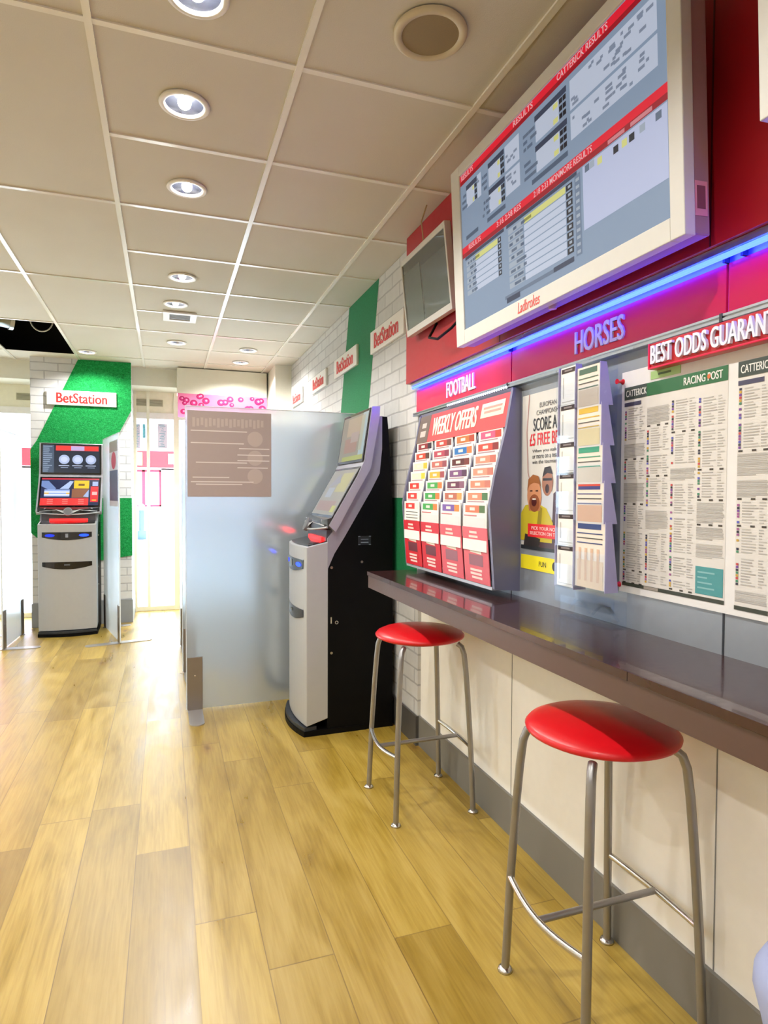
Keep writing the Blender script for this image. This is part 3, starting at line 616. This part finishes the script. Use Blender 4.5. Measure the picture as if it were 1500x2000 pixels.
# ------------------------------------------------------------------ red header panels with lettering, rails, LED light
sg = thing  # alias
def header(y1, y0, word, wl, wr, label):
    t = thing('header_panel', (1.262, (y0 + y1) / 2, 1.778), label, 'sign', 'red header panels over the counter')
    m = MB(); m.box((1.258, y0 + .0015, 1.779), (1.268, y1 - .0015, 1.898), red); m.build('panel', t, bevel=.001)
    if word:
        m = MB(WALL(1.258, wl, 1.803)); m.text(word, 0, 0, wl - wr, .072, mat('f2f3ff', .35), .0002, .006, bold=.022); m.build('lettering', t)
header(3.075, 2.116, 'FOOTBALL', 2.69, 2.40, 'red header panel reading FOOTBALL above the leaflet rack')
header(2.112, 1.141, 'HORSES', 1.715, 1.485, 'red header panel reading HORSES in the middle of the strip')
header(1.137, .166, '', 0, 0, 'red header panel at the right edge of the view')
m = MB(); m.box((1.244, -.8, 1.760), (1.268, 3.08, 1.778), alu); m.box((1.240, -.8, 1.7605), (1.246, 3.08, 1.767), alu); m.box((1.240, -.8, 1.772), (1.246, 3.08, 1.7775), alu)
for yy in (1.139, 2.114): m.box((1.2385, yy - .004, 1.759), (1.247, yy + .004, 1.779), dgrey)
tag(m.build('metal_rail'), 'long aluminium rail below the red header panels', 'rail')
m = MB(); m.box((1.262, -.8, 1.899), (1.268, 3.08, 1.934), alu); m.box((1.229, -.8, 1.917), (1.262, 3.08, 1.934), alu)
for yy in (1.139, 1.09, 2.114): m.box((1.245, yy - .003, 1.898), (1.262, yy + .003, 1.917), dgrey)
tag(m.build('metal_channel'), 'aluminium light channel between the red header panels and the red wall', 'rail')
m = MB(); m.tube([(1.236, y, 1.909) for y in (-.8, 3.07)], .0065, mat('1626ff', .4, emit=24), 12); tag(m.build('strip_light'), 'glowing blue strip light above the red header panels', 'strip light')
# BEST ODDS board
t = thing('slogan_board', (1.235, 1.13, 1.688), 'red board with raised white BEST ODDS lettering hanging below the right header panel', 'sign')
m = MB(); m.box((1.235, .90, 1.688), (1.262, 1.364, 1.757), mat('c01a22', .35, coat=.3)); m.box((1.230, .90, 1.688), (1.235, 1.364, 1.693), red); m.box((1.230, 1.359, 1.688), (1.235, 1.364, 1.757), red); m.build('board', t, bevel=.002)
m = MB(WALL(1.235, 1.350, 1.701)); m.text('BEST ODDS GUARANTEED', 0, -.002, .425, .050, mat('e8e9fa', .4), .0002, .009, bold=.022); m.build('lettering', t)

# ------------------------------------------------------------------ big results screen
def tv(O, W, Hh, lean, depth, name, label, bez, drw, logo=None):
    t = thing(name, O, label, 'screen')
    Y = V((-lean, 0, math.sqrt(1 - lean ** 2))); X = V((0, -1, 0)); N = X.cross(Y)
    fr = (V(O), X, Y, N); l, r, b, tp = bez
    fm_ = mat('d0cec8', .42, noise=.03)
    m = MB(fr); 
    m.box((0, 0, -.03), (l, Hh, .0), fm_); m.box((W - r, 0, -.03), (W, Hh, 0), fm_); m.box((l, 0, -.03), (W - r, b, 0), fm_); m.box((l, Hh - tp, -.03), (W - r, Hh, 0), fm_)
    bz = m.build('bezel', t, bevel=.002)
    m = MB(fr); m.box((.004, .004, -depth), (W - .004, Hh - .004, -.03), mat('9d7a7c', .5)); bd = m.build('case', t, bevel=.003)
    m = MB(fr); m.box((l, b, -.028), (W - r, Hh - tp, -.006), blackg); m.frame((V(O) + X * l + Y * b + N * (-.0058), X, Y, N)); drw(m, W - l - r, Hh - b - tp); m.build('display', t)
    if logo:
        m = MB(fr); m.text(logo, W * .395, b * .18, .125, .034, mat('d8433c', .4), .0006, bold=.01, italic=.3); m.build('maker_mark', bz)
    m = MB(fr); m.box((W * .35, Hh * .3, -depth - .11), (W * .65, Hh * .7, -depth), black); m.build('bracket', t)
    return t, fr
def E(c, e=.48): return mat(c, .5, emit=e, noise=0, spec=.3)
def results(m, W, h):
    random.seed(11); bgc = E('8fa3bd'); rb = E('e0122f', .6); rd = E('a30c22', .5); wt = E('c9d4ea'); dk = E('3c465e'); yl = E('dfe08a'); lt = E('a9b6c6'); bk = E('23222c'); tx = E('efc6cb'); gr = E('66758c')
    m.rect(0, 0, W, h, bgc, .0002)
    U = lambda u: u * W; Z = lambda v: v * h
    R = lambda u0, v0, u1, v1, c, d=.0006: m.rect(U(u0), Z(v0), U(u1), Z(v1), c, d)
    R(0, .955, 1, .995, rb); R(0, .93, 1, .955, rd)
    for s, u, wd in (('RESULTS', .01, .09), ('RESULTS', .37, .11), ('CATTERICK RESULTS', .60, .21)): m.text(s, U(u), Z(.957), U(wd), Z(.033), tx, .001, bold=.02)
    R(0, .49, 1, .53, rb); R(0, .462, 1, .49, rd)
    for s, u, wd in (('RESULTS', .05, .09), ('3:16 2:58 RES', .25, .15), ('2:18 2:33 MONMORE RESULTS', .47, .27)): m.text(s, U(u), Z(.493), U(wd), Z(.031), tx, .001, bold=.02)
    for u, wd in ((.88, .07), (.80, .06)): R(u, .466, u + wd, .484, E('d98a94'), .001)
    # upper tables
    def table(u0, u1, v1, rows, col=True):
        rh = .036; us = u1 - u0
        for q in range(2):
            vt = v1 - q * (rows + 1.3) * rh
            if u1 - u0 < .12 and q: break
            R(u0 + us * .30, vt - .03, u1, vt, dk, .001); 
            for k in range(rows):
                vv = vt - .03 - (k + 1) * rh
                R(u0 + us * .32, vv, u1 - us * .16, vv + rh, wt, .001); R(u1 - us * .28, vv + .004, u1 - us * .18, vv + rh - .006, yl, .0012) if k in (0, rows - 1) else None
                for z in range(2): R(u1 - us * .15 + z * us * .075, vv + .005, u1 - us * .085 + z * us * .075, vv + rh - .006, bk, .0012)
                for z in range(3): a = u0 + random.uniform(0, .2) * us; R(a, vv + .006, a + .06 * us + random.random() * .12 * us, vv + rh - .012, gr, .0014)
        R(u0 + us * .2, vt - .03 - (rows + 1.2) * rh, u1, vt - .03 - (rows + .5) * rh, E('55657d'), .001)
    table(.01, .125, .90, 3); table(.16, .31, .90, 3); table(.42, .64, .90, 3)
    for u0, u1 in ((.315, .40), (.655, .97), (.128, .155)):
        for v0, v1 in ((.76, .90), (.62, .745)):
            if u1 - u0 < .05 and v0 < .7: continue
            R(u0, v0, u1, v1, wt, .0008)
            for k in range(int(80 * (u1 - u0))):
                a = random.uniform(u0, u1 - .03); b = random.uniform(v0 + .01, v1 - .025); R(a, b, a + random.uniform(.008, .028), b + .014, E('8794ab'), .0011)
    # lower tables
    def lowt(u0, u1, rows, v1):
        rh = .345 / 9; us = u1 - u0; R(u0, v1, u1 + .02, v1 + .02, dk, .001)
        for k in range(rows):
            vv = v1 - .008 - (k + 1) * rh
            R(u0 + us * .30, vv + .003, u1 - us * .09, vv + rh - .003, yl if k == 0 else wt, .001); R(u1 - us * .08, vv + .004, u1, vv + rh - .005, bk, .0012); R(u1 - us * .055, vv + .013, u1 - us * .02, vv + rh - .012, lt, .0014)
            R(u0 + us * .03, vv + .004, u0 + us * .28, vv + rh - .004, lt, .001)
            for z in range(4): a = u0 + us * (.04 + random.random() * .25); R(a, vv + .010, a + us * .05, vv + rh - .012, gr, .0014)
            if k == 0: R(u0 + us * .30, vv + .011, u0 + us * .42, vv + rh - .011, E('9b9a4a'), .0014)
    lowt(.02, .275, 6, .44); lowt(.31, .655, 9, .44)
    R(.29, .045, .65, .065, E('6f7f97'), .001); R(.56, .045, .655, .07, dk, .0012); R(.30, .02, .38, .05, dk, .0012)
    R(.665, .06, .69, .445, E('7486a0'), .001)
    for k in range(11): R(.67, .07 + k * .034, .685, .085 + k * .034, lt, .0014)
    R(.70, .16, .995, .455, E('c4cdee'), .001)
    for a, b, c in ((.71, .44, gr), (.73, .44, lt), (.76, .43, yl), (.82, .425, bk), (.85, .425, yl), (.875, .425, bk), (.91, .43, lt), (.96, .43, gr)): R(a, b - .02, a + .018, b + .012, c, .0014)
O1 = (1.07, 2.205, 1.918)
t, fr = tv(O1, 1.125, .655, .049, .075, 'television', 'big wall screen showing racing results tables in a grey white frame', (.068, .042, .052, .038), results, 'Ladbrokes')
m = MB(fr); m.frame((fr[0] + fr[1] * 1.1212, -fr[3], fr[2], fr[1])); m.box((.033, .045, 0), (.068, .12, .001), mat('d8909a', .5)); m.rect(.038, .06, .062, .11, mat('7c4650', .5), .0015); m.build('side_label', t)
m = MB(fr); m.tube([(.56, -.004, -.05), (.56, .006, -.05)], .012, mat('c9a9a2', .4), 12); m.build('knob', t)
def darkscr(m, W, h):
    dg = mat('3f4642', .14, coat=.6, noise=.03); m.rect(0, 0, W, h, dg, .0002); m.rect(W * .0, h * .0, W * .42, h * .86, mat('58615a', .2, coat=.6), .0005); m.rect(W * .45, 0, W, h * .78, mat('4f5955', .2, coat=.6), .0005)  # grey green tone and lighter panels: room reflection painted on the dark glass
t, fr2 = tv((1.165, 2.975, 2.145), .525, .372, .11, .035, 'monitor', 'small switched off wall screen in a pale frame left of the big screen', (.012, .014, .030, .025), darkscr)
def greenscr(m, W, h):
    random.seed(5); m.rect(0, 0, W, h, E('12262a'), .0002)
    for k in range(40): a, b = random.random() * W * .9, random.random() * h * .9; m.ell(a, b, random.uniform(.02, .05), random.uniform(.015, .04), E(random.choice(['2f8f74', '4fae90', '1f5f55', '0c1518'])), .0006 + k * .00003)
tv((.985, .832, 2.004), 1.0, .60, .05, .07, 'television', 'pale framed wall screen with a green picture at the top right edge', (.022, .034, .05, .04), greenscr)
m = MB(); m.tube([(1.16, 2.72, 2.698), (1.135, 2.725, 2.62), (1.15, 2.735, 2.54), (1.20, 2.74, 2.50), (1.214, 2.74, 2.48)], .0035, mat('b09a72', .5), 8); tag(m.build('cable'), 'thin beige cable hanging from the ceiling behind the small screen', 'cable')
m = MB(); m.tube([(1.205, 2.70, 2.15), (1.15, 2.66, 2.07), (1.13, 2.52, 2.03), (1.14, 2.40, 2.05), (1.19, 2.34, 2.12), (1.213, 2.33, 2.2)], .006, black, 10); tag(m.build('cable'), 'black cable drooping in front of the red wall between the two screens', 'cable')

# ------------------------------------------------------------------ leaflet rack
RY1, RY0 = 2.965, 2.055
prof = [(1.268, .985), (1.160, .995), (1.137, 1.31), (1.158, 1.42), (1.205, 1.60), (1.232, 1.748), (1.268, 1.752)]
t = thing('leaflet_rack', (1.21, (RY0 + RY1) / 2, .985), 'grey display rack headed WEEKLY OFFERS full of leaflets, hung above the counter', 'leaflet rack')
sidem = mat('7d7d92', .4, .3)
for a, b in ((RY1 - .016, RY1), (RY0, RY0 + .016)):
    m = MB(); m.prism(prof, 'y', a, b, sidem); m.build('side_panel', t, bevel=.003)
ins = [(x + .006 if x < 1.26 else x, z) for x, z in prof]
for k in (1, 2, 3):
    yy = RY1 - .016 - k * .2195; m = MB(); m.prism([(1.262, 1.0), (1.165, 1.0), (1.142, 1.31), (1.165, 1.42), (1.212, 1.60), (1.262, 1.60)], 'y', yy - .004, yy + .004, sidem); m.build('partition', t)
m = MB(); m.box((1.258, RY0 + .016, .99), (1.267, RY1 - .016, 1.745), sidem); m.build('back_panel', t)
m = MB(); m.prism([(1.256, .987), (1.158, .990), (1.158, 1.002), (1.256, 1.0)], 'y', RY0 + .016, RY1 - .016, mat('c9cbd0', .3, .4)); m.build('bottom_tray', t)
Yh = V((.027, 0, .135)).normalized(); hfr = (V((1.207, RY1 - .016, 1.605)), V((0, -1, 0)), Yh, V((0, -1, 0)).cross(Yh))
m = MB(hfr); Wd = RY1 - RY0 - .032; m.box((0, 0, -.006), (Wd, .137, 0), mat('d8484a', .5)); m.rect(0, 0, Wd * .155, .137, mat('6e5c50', .5), .0006); m.rect(Wd * .04, .03, Wd * .115, .06, mat('c9bdb0', .5), .0012); m.rect(Wd * .05, .075, Wd * .11, .1, mat('c9bdb0', .5), .0012)
m.rect(Wd * .755, .055, Wd * .965, .115, mat('f1e6c8', .5), .0012)
m.rect(Wd * .775, .09, Wd * .945, .099, mat('e0988a', .5), .0018); m.rect(Wd * .785, .072, Wd * .94, .082, mat('e0988a', .5), .0018); m.text('WEEKLY OFFERS', Wd * .20, .026, Wd * .52, .09, mat('f4ebcf', .5), .0012, bold=.045)
m.build('header_board', t)
m = MB(); m.box((1.236, RY0 + .01, 1.74), (1.266, RY1 - .01, 1.754), sidem); m.build('top_cap', t)
pink = mat('d7283a', .45); pm = [mat('d41c2c', .45), mat('d42435', .45), mat('dc5a66', .45), mat('df6670', .45)]
for c in range(4):
    y1 = RY1 - .022 - c * .2195; W = .206
    P0 = V((1.156, y1, 1.004)); P1 = V((1.1385, y1, 1.222)); Y = (P1 - P0).normalized(); X = V((0, -1, 0)); N = X.cross(Y); hh = (P1 - P0).length
    m = MB((P0, X, Y, N)); m.box((0, 0, -.002), (W, hh, .001), pm[c]); cr_ = mat('f2d9cf', .5)
    for z, a, b in ((.195, .3, .6), (.178, .27, .63), (.046, .25, .72), (.031, .25, .70), (.016, .3, .72)): m.rect(W * a, z, W * b, z + .009, cr_, .0016)
    m.poly([(W * .27, .165), (W * .68, .162), (W * .74, .115), (W * .28, .12)], mat('e9dfcf', .5), .0016); m.rect(W * .22, .068, W * .78, .112, mat('6d2c3a' if c < 2 else '9d6673', .5), .0015)
    m.build('pocket_front', t)
cols = [['8f2f33/3a2a38', 'c8452f/5a3a30', 'e7e2c4/d8c040', 'e6e3c8/dccc3c', 'd8362f/e8e4dc', 'd8362f/e8e4dc', 'd8362f/e8e4dc'],
        ['c2453c/7d4038', 'b5465a/8f3a50', 'bf6a60/99505a', 'd9b23a/a34a50', '46a24e/df7a3a', '3c9c48/df7a3a', '46a24e/e08040'],
        ['c5743a/b54a32', '2f74b8/d67a44', '5c2626/7a3530', '7d4f7e/5d3a58', '6d3a52/8a5a70', 'b86a55/d8a05a', '7a5aa6/e08a40'],
        ['cc5a80/c84838', 'cf4f42/8c3030', 'df8f76/c97060', 'e0937a/c87868', 'dd8a70/c87868', 'de8a6c/4f7a50', 'dd7a5c/58744a']]
cname = [['maroon and dark', 'orange and brown', 'pale yellow spotted', 'bright yellow spotted', 'red and white', 'red and white', 'red and white'], ['brick red', 'crimson', 'dusty rose', 'yellow', 'green', 'green', 'green'],
         ['orange brown', 'bright blue', 'very dark maroon', 'purple', 'plum', 'striped red brown', 'violet and orange'], ['pink and red', 'orange red', 'salmon', 'salmon', 'salmon', 'salmon with a green tip', 'salmon with a green tip']]
ordn = ['top', 'second', 'third', 'fourth', 'fifth', 'sixth', 'bottom']; cord = ['left', 'second', 'third', 'right']
for c in range(4):
    for r in range(7):
        zt = 1.608 - r * .0487; x = 1.2085 - r * .0112; y1 = RY1 - .024 - c * .2195; W = .196; hh = .185
        m = MB(WALL(x, y1, zt - hh)); m.box((0, 0, -.003), (W, hh, 0), paper); a, b = cols[c][r].split('/')
        m.rect(W * .10, hh - .036, W * .70, hh - .008, mat(a, .6), .0006); m.rect(W * .70, hh - .036, W * .93, hh - .008, mat(b, .6), .0006); m.rect(W * .3, hh - .028, W * .52, hh - .016, mat('eadcd4', .6), .001)
        if r == 6:
            if c == 0:
                for k in range(4): m.rect(W * .12, hh - .05 - .014 * k, W * .9, hh - .053 - .014 * k, ink, .001)
            else: m.rect(W * .05, hh - .05, W * .6, hh - .046, mat('c86a70', .6), .001); m.rect(W * .06, hh - .10, W * .95, hh - .056, mat('ecdcdc', .6), .0008)
        else: m.rect(W * .08, hh - .044, W * .8, hh - .040, mat('b08a90', .6), .001)
        tag(m.build('leaflet'), f'white leaflet with {cname[c][r]} heading, {ordn[r]} row, {cord[c]} column of the rack', 'leaflet', 'leaflets in the display rack')
m = MB(); n = 30
m.tube([(1.224, 2.62 - .53 * k / 10, 1.7545 + .0015 * (k % 2)) for k in range(11)], .003, mat('8fa4c8', .3), 6)
for k in range(n):
    y = 2.61 - .52 * k / (n - 1); m.lathe([(0, .006), (.0045, .003), (.0045, -.003), (0, -.006)], (1.222, y, 1.757), mat('eaf2ff', .3, emit=1.6), 8)
tag(m.build('rope_light'), 'string of tiny white lights along the top of the leaflet rack', 'rope light')

# ------------------------------------------------------------------ football poster and yellow label
PW, PH = .47, .555
m = MB(WALL(1.2665, 2.045, 1.162)); G = lambda c: mat(c, .4, noise=.03)
m.box((0, 0, -.001), (PW, PH, 0), G('d6d3cc')); m.box((0, -.012, -.001), (PW, 0, .0015), G('1c2228')); 
m.box((0, 0, 0), (PW, .002, .001), G('1c2228'))
m.text('EUROPEAN', .115, .500, .10, .017, G('4c4c50'), .0012); m.text('CHAMPIONSHIP', .095, .474, .15, .017, G('4c4c50'), .0012)
m.text('SCORE A', .075, .418, .145, .046, G('25262a'), .0012, bold=.02); m.text('£5 FREE BET', .052, .366, .20, .044, G('d8232e'), .0012, bold=.02)
for s, z in (('When you stake £5', .338), ('or more on a team to', .319), ('win the tournament', .300)): m.text(s, .07, z, .19, .014, G('3a3a3e'), .0012, bold=.005)
# people printed on the poster
m.poly([(.12, .0), (.33, .0), (.38, .10), (.35, .20), (.28, .235), (.20, .19), (.13, .12)], G('4a2f38'), .0012)
m.poly([(.25, .10), (.28, .20), (.33, .215), (.40, .18), (.42, .02), (.30, .02)], G('3a424e'), .0014); m.ell(.33, .17, .022, .013, G('9fb0b8'), .0018)
m.poly([(.13, .09), (.20, .10), (.205, .19), (.165, .225), (.12, .20)], G('c9ccd4'), .0016)
m.ell(.168, .232, .033, .048, G('a06a50'), .0018); m.poly([(.137, .25), (.15, .285), (.185, .288), (.20, .26), (.168, .265)], G('231a18'), .002); m.rect(.142, .238, .196, .247, G('1c1518'), .0022); m.ell(.168, .21, .012, .016, G('30110f'), .0022)
m.poly([(.0, .02), (.20, .02), (.205, .09), (.165, .14), (.11, .158), (.03, .15), (.0, .12)], G('c3b224'), .0026); m.poly([(.02, .0), (.12, .0), (.13, .03), (.03, .045)], G('2a2422'), .0028); m.poly([(.10, .04), (.12, .15), (.14, .14), (.13, .04)], G('8f7f1c'), .0028)
m.poly([(.055, .13), (.125, .13), (.135, .18), (.045, .18)], G('b5714a'), .003); m.ell(.088, .185, .046, .056, G('c88a62'), .0032); m.ell(.09, .158, .034, .032, G('8c4d2a'), .0034); m.ell(.088, .162, .017, .016, G('4a120f'), .0036); m.rect(.078, .170, .1, .175, G('e6ddd0'), .0038)
m.poly([(.042, .2), (.05, .245), (.08, .262), (.115, .255), (.133, .215), (.12, .228), (.088, .232), (.058, .225)], G('9c6030'), .0036); m.rect(.062, .2, .078, .205, G('3f2418'), .0038); m.rect(.098, .2, .114, .205, G('3f2418'), .0038)
m.box((.05, .035, 0), (.36, .083, .004), G('dd2026')); m.text('PICK YOUR NOMINATION', .075, .062, .25, .012, G('f6e5e0'), .0046, bold=.01); m.text('MESSI SELECTION ON THE COUPON'.replace('MESSI ', ''), .065, .044, .27, .012, G('f6e5e0'), .0046, bold=.01)
m.poly([(.045, .555), (.05, .555), (.035, .42), (.045, .27), (.06, .235), (.056, .235), (.04, .27), (.03, .42)], G('b58a86'), .001)
tag(m.build('poster'), 'football offer poster with two cheering men reading SCORE A £5 FREE BET', 'poster')
m = MB(WALL(1.2665, 2.045, 1.076)); m.box((0, 0, -.001), (.47, .052, .001), G('f3e21c')); m.ell(.215, .026, .013, .016, G('2a2a22'), .0016); m.text('FUN', .12, .017, .045, .018, G('3a3714'), .0016, bold=.02)
tag(m.build('label_strip'), 'narrow yellow label strip below the football poster', 'label')

# ------------------------------------------------------------------ betting slip holder
t = thing('slip_holder', (1.21, 1.57, .966), 'clear plastic wall holder with two columns of tilted pockets for betting slips', 'slip holder')
m = MB(); m.box((1.258, 1.52, .990), (1.262, 1.82, 1.765), m_acr); m.build('back_plate', t)
LH = [(1.745, .115), (1.631, .115), (1.516, .10), (1.419, .125), (1.294, .10), (1.195, .13)]
RH = [(1.728, .116), (1.612, .116), (1.496, .108), (1.388, .116), (1.272, .195)]
pk_side = mat('b9b4d6', .25, alpha=.75); slipc = [('c9b8a6', '4f6b58'), ('e4cf9a', 'd9b13c'), ('d8c9b4', '3f9c7c'), ('d9a47c', '3b3f7c'), ('e3cbb0', '34467c')]
def pocket(yl, yr, zt, zb, xf):
    m = MB(); 
    for yy in (yl, yr): m.prism([(xf, zt + .002), (xf + .022, zt + .002), (xf + .046, max(zb, zt - .20)), (xf + .020, max(zb - .0, zt - .20)), (xf, zb)], 'y', yy - .0012, yy + .0012, pk_side)
    m.box((xf - .002, yr, zb), (xf, yl, zb + (zt - zb) * .55), m_acr); m.box((xf, yr, zb - .002), (xf + .03, yl, zb), m_acr); m.box((xf + .028, yr, zb + .02), (xf + .030, yl, zt), m_acr); m.box((xf + .03, (yl + yr) / 2 - .01, zt - .06), (1.258, (yl + yr) / 2 + .01, zt - .05), m_acr); m.build('pocket', t)
lo = ['topmost', 'second', 'third', 'fourth', 'fifth', 'lowest']
for k, (zt, hh) in enumerate(LH):
    xf = 1.172 - .004 * 0; yl, yr = 1.682 + .002 * k, 1.600; pocket(yl + .002, yr - .002, zt, zt - hh - .004, xf)
    m = MB(WALL(xf + .006, yl - .002, zt - hh)); W = yl - yr - .004; m.box((0, 0, -.004), (W, hh, 0), paper); m.rect(W * .06, hh - .018, W * .95, hh - .004, mat('3a2a28', .6), .0006); m.rect(W * .25, hh - .013, W * .75, hh - .008, mat('8f8480', .6), .001)
    m.rect(W * .15, .02, W * .2, hh - .03, lgrey, .0008); m.rect(W * .1, .008, W * .9, .010, lgrey, .0008)
    tag(m.build('betting_slip'), f'white betting slips with a black header, {lo[k]} of the left column in the clear holder', 'slips', 'white slips in the left column of the holder')
lr = ['topmost pocket', 'second pocket', 'third pocket', 'fourth pocket', 'lowest pocket']; ln = ['tan slips with a grey green header', 'cream slips with a mustard header', 'tan slips with a teal header', 'orange slips with a red and navy header', 'long cream slips with a navy header']
for k, (zt, hh) in enumerate(RH):
    xf = 1.166; yl, yr = 1.590, 1.480 - .008 * k; pocket(yl + .002, yr - .002, zt, zt - hh - .004, xf)
    m = MB(WALL(xf + .006, yl - .002, zt - hh)); W = yl - yr - .004; c1, c2 = slipc[k]; m.box((0, 0, -.006), (W, hh, 0), mat('e9ddd0', .7)); m.rect(W * .08, hh - .022, W * .85, hh - .006, mat(c2, .6), .0006)
    if k == 3: m.rect(W * .08, hh - .012, W * .85, hh - .006, mat('d84a35', .6), .0009)
    m.rect(W * .06, .0, W * .92, hh * .42, mat(c1, .7), .0006)
    for q in range(3): m.rect(W * .06, hh - .036 - .014 * q, W * .9, hh - .033 - .014 * q, mat(c2, .6) if q != 1 else ink, .001)
    if k == 4:
        for q in range(4): m.rect(W * (.12 + .2 * q), .02, W * (.2 + .2 * q), hh * .6, mat('d8b59a', .7), .0009)
    tag(m.build('betting_slip'), f'{ln[k]} in the {lr[k]} of the right column', 'slips', 'coloured slips in the right column of the holder')
m = MB(); 
for a, b in ((1.70, 1.60), (1.585, 1.47)):
    m.tube([(1.235, a - (a - b) * k / 8, .985 + .035 * math.sin(math.pi * k / 8)) for k in range(9)], .004, m_acr, 8)
m.box((1.20, 1.46, .966), (1.256, 1.70, .969), m_acr); m.box((1.252, 1.46, .969), (1.256, 1.70, 1.07), m_acr); m.box((1.198, 1.46, .966), (1.200, 1.70, 1.03), m_acr); m.build('base_loops', t)

# ------------------------------------------------------------------ newspaper board
m = MB(); m.box((1.262, .10, 1.068), (1.2675, 1.500, 1.706), mat('e8e6e4', .35, coat=.2)); tag(m.build('display_board'), 'white display board carrying the racing pages to the right of the slip holder', 'board')
def page(y1, W, z0, Hh, seed, label, part2=False):
    random.seed(seed); m = MB(WALL(1.2618, y1, z0)); m.box((0, 0, -.0005), (W, Hh, .0005), mat('dedad4', .7)); d = .0012
    g = mat('2e6a40', .6); m.rect(0, Hh - .036, W, Hh, g, d); m.rect(0, Hh - .036, W * .25, Hh, mat('3f4a44', .6), d + .0004); m.text('CATTERICK', W * .02, Hh - .028, W * .23, .019, mat('e8e8e2', .6), d + .0008, bold=.02)
    m.text('RACING POST', W * .62, Hh - .028, W * .34, .020, mat('e8e8e2', .6), d + .0008, bold=.03); m.ell(W * .845, Hh - .018, .005, .006, mat('d8703a', .6), d + .0012)
    m.rect(0, Hh - .055, W * .19, Hh - .044, mat('4a4860', .6), d)
    m.rect(0, 0, W, .010, mat('3d4238', .6), d); m.rect(W * .25, .001, W * .4, .009, mat('a39a90', .6), d + .0005)
    inks = [mat(c, .8, noise=0) for c in ('b9b6b1', 'c2beb8', 'aeaaa5')]; colr = [mat(c, .7, noise=0) for c in ('7a4a9a', 'c04a4a', '3a3a4a', '4a8a6a', 'c8a040', '5a5ab0', 'a05a90')]
    for c in range(4):
        u0 = W * (.005 + .25 * c); cw = W * .235; z = Hh - .062 - .006 * (c % 2)
        while z > .02:
            if c == 3 and z < .10: break
            mode = random.choice('ptttp'); n = random.randint(8, 16)
            for k in range(n):
                if z < .02 or (c == 3 and z < .10): break
                if mode == 'p': m.rect(u0, z - .0026, u0 + cw * random.uniform(.93, 1) if k < n - 1 else u0 + cw * .6, z, random.choice(inks), d); z -= .0040
                else:
                    m.rect(u0 + cw * .18, z - .0028, u0 + cw * random.uniform(.45, .7), z, random.choice(inks), d); m.rect(u0 + cw * .72, z - .0028, u0 + cw * random.uniform(.8, .98), z, random.choice(inks), d)
                    if random.random() < .8: m.rect(u0 + cw * .02, z - .0042, u0 + cw * .10, z + .001, random.choice(colr), d + .0003)
                    z -= .0066
            if random.random() < .6:
                for q in (.02, .45, .8): m.rect(u0 + cw * q, z - .0055, u0 + cw * (q + .14), z - .001, mat('4b463f', .7, noise=0), d)
            z -= .0095
    m.rect(W * .755, .016, W * .99, .085, mat('4f9698', .6), d)
    for k in range(4): m.rect(W * .775, .03 + k * .013, W * random.uniform(.85, .96), .034 + k * .013, mat('87b9ba', .6), d + .0004)
    tag(m.build('newspaper_page'), label, 'newspaper page', 'racing pages on the white board')
page(1.487, .353, 1.088, .572, 21, 'racing newspaper page with green masthead bar, pinned on the left of the white board')
page(1.106, .353, 1.083, .577, 22, 'racing newspaper page cut off by the right edge of the view')
m = MB(WALL(1.2615, 1.385, 1.667)); m.box((0, 0, -.0005), (.105, .022, .001), mat('a9cf86', .6)); m.rect(.028, .008, .074, .014, mat('5c7a50', .6), .0016); tag(m.build('paper_label'), 'small light green paper label above the racing page', 'label')
for (y, z, lb) in ((1.497, 1.680, 'red push pin at the top left corner of the white board'), (1.500, 1.088, 'red push pin at the bottom left corner of the white board')):
    m = MB(((1.2625, y, z), (0, -1, 0), (0, 0, 1), (-1, 0, 0))); pr = mat('d81f34', .3, coat=.3); m.tube([(0, 0, -.001), (0, 0, .004), (0, 0, .008), (0, 0, .016), (0, 0, .022)], [.009, .007, .004, .005, .008], pr, 14); tag(m.build('push_pin'), lb, 'push pin', 'red push pins on the white board')

# ------------------------------------------------------------------ bag at the lower right edge
t = thing('bag', (1.155, .815, 0), 'rounded pale blue bag at the lower right edge beside the baseboard', 'bag')
bm = mat('a9b4dc', .6, noise=.08, scale=12); m = MB(); m.lathe([(0, 0), (.06, .0), (.066, .03), (.07, .15), (.076, .27), (.090, .34), (.105, .40), (.103, .43), (.088, .46), (.05, .48), (0, .485)], (1.155, .815, 0), bm, 32); m.build('body', t)
m = MB(); m.tube([(1.155 + .04 * math.cos(a), .815, .475 + .05 * math.sin(a)) for a in [math.pi * k / 10 for k in range(11)]], .006, bm, 8); m.build('handle', t)
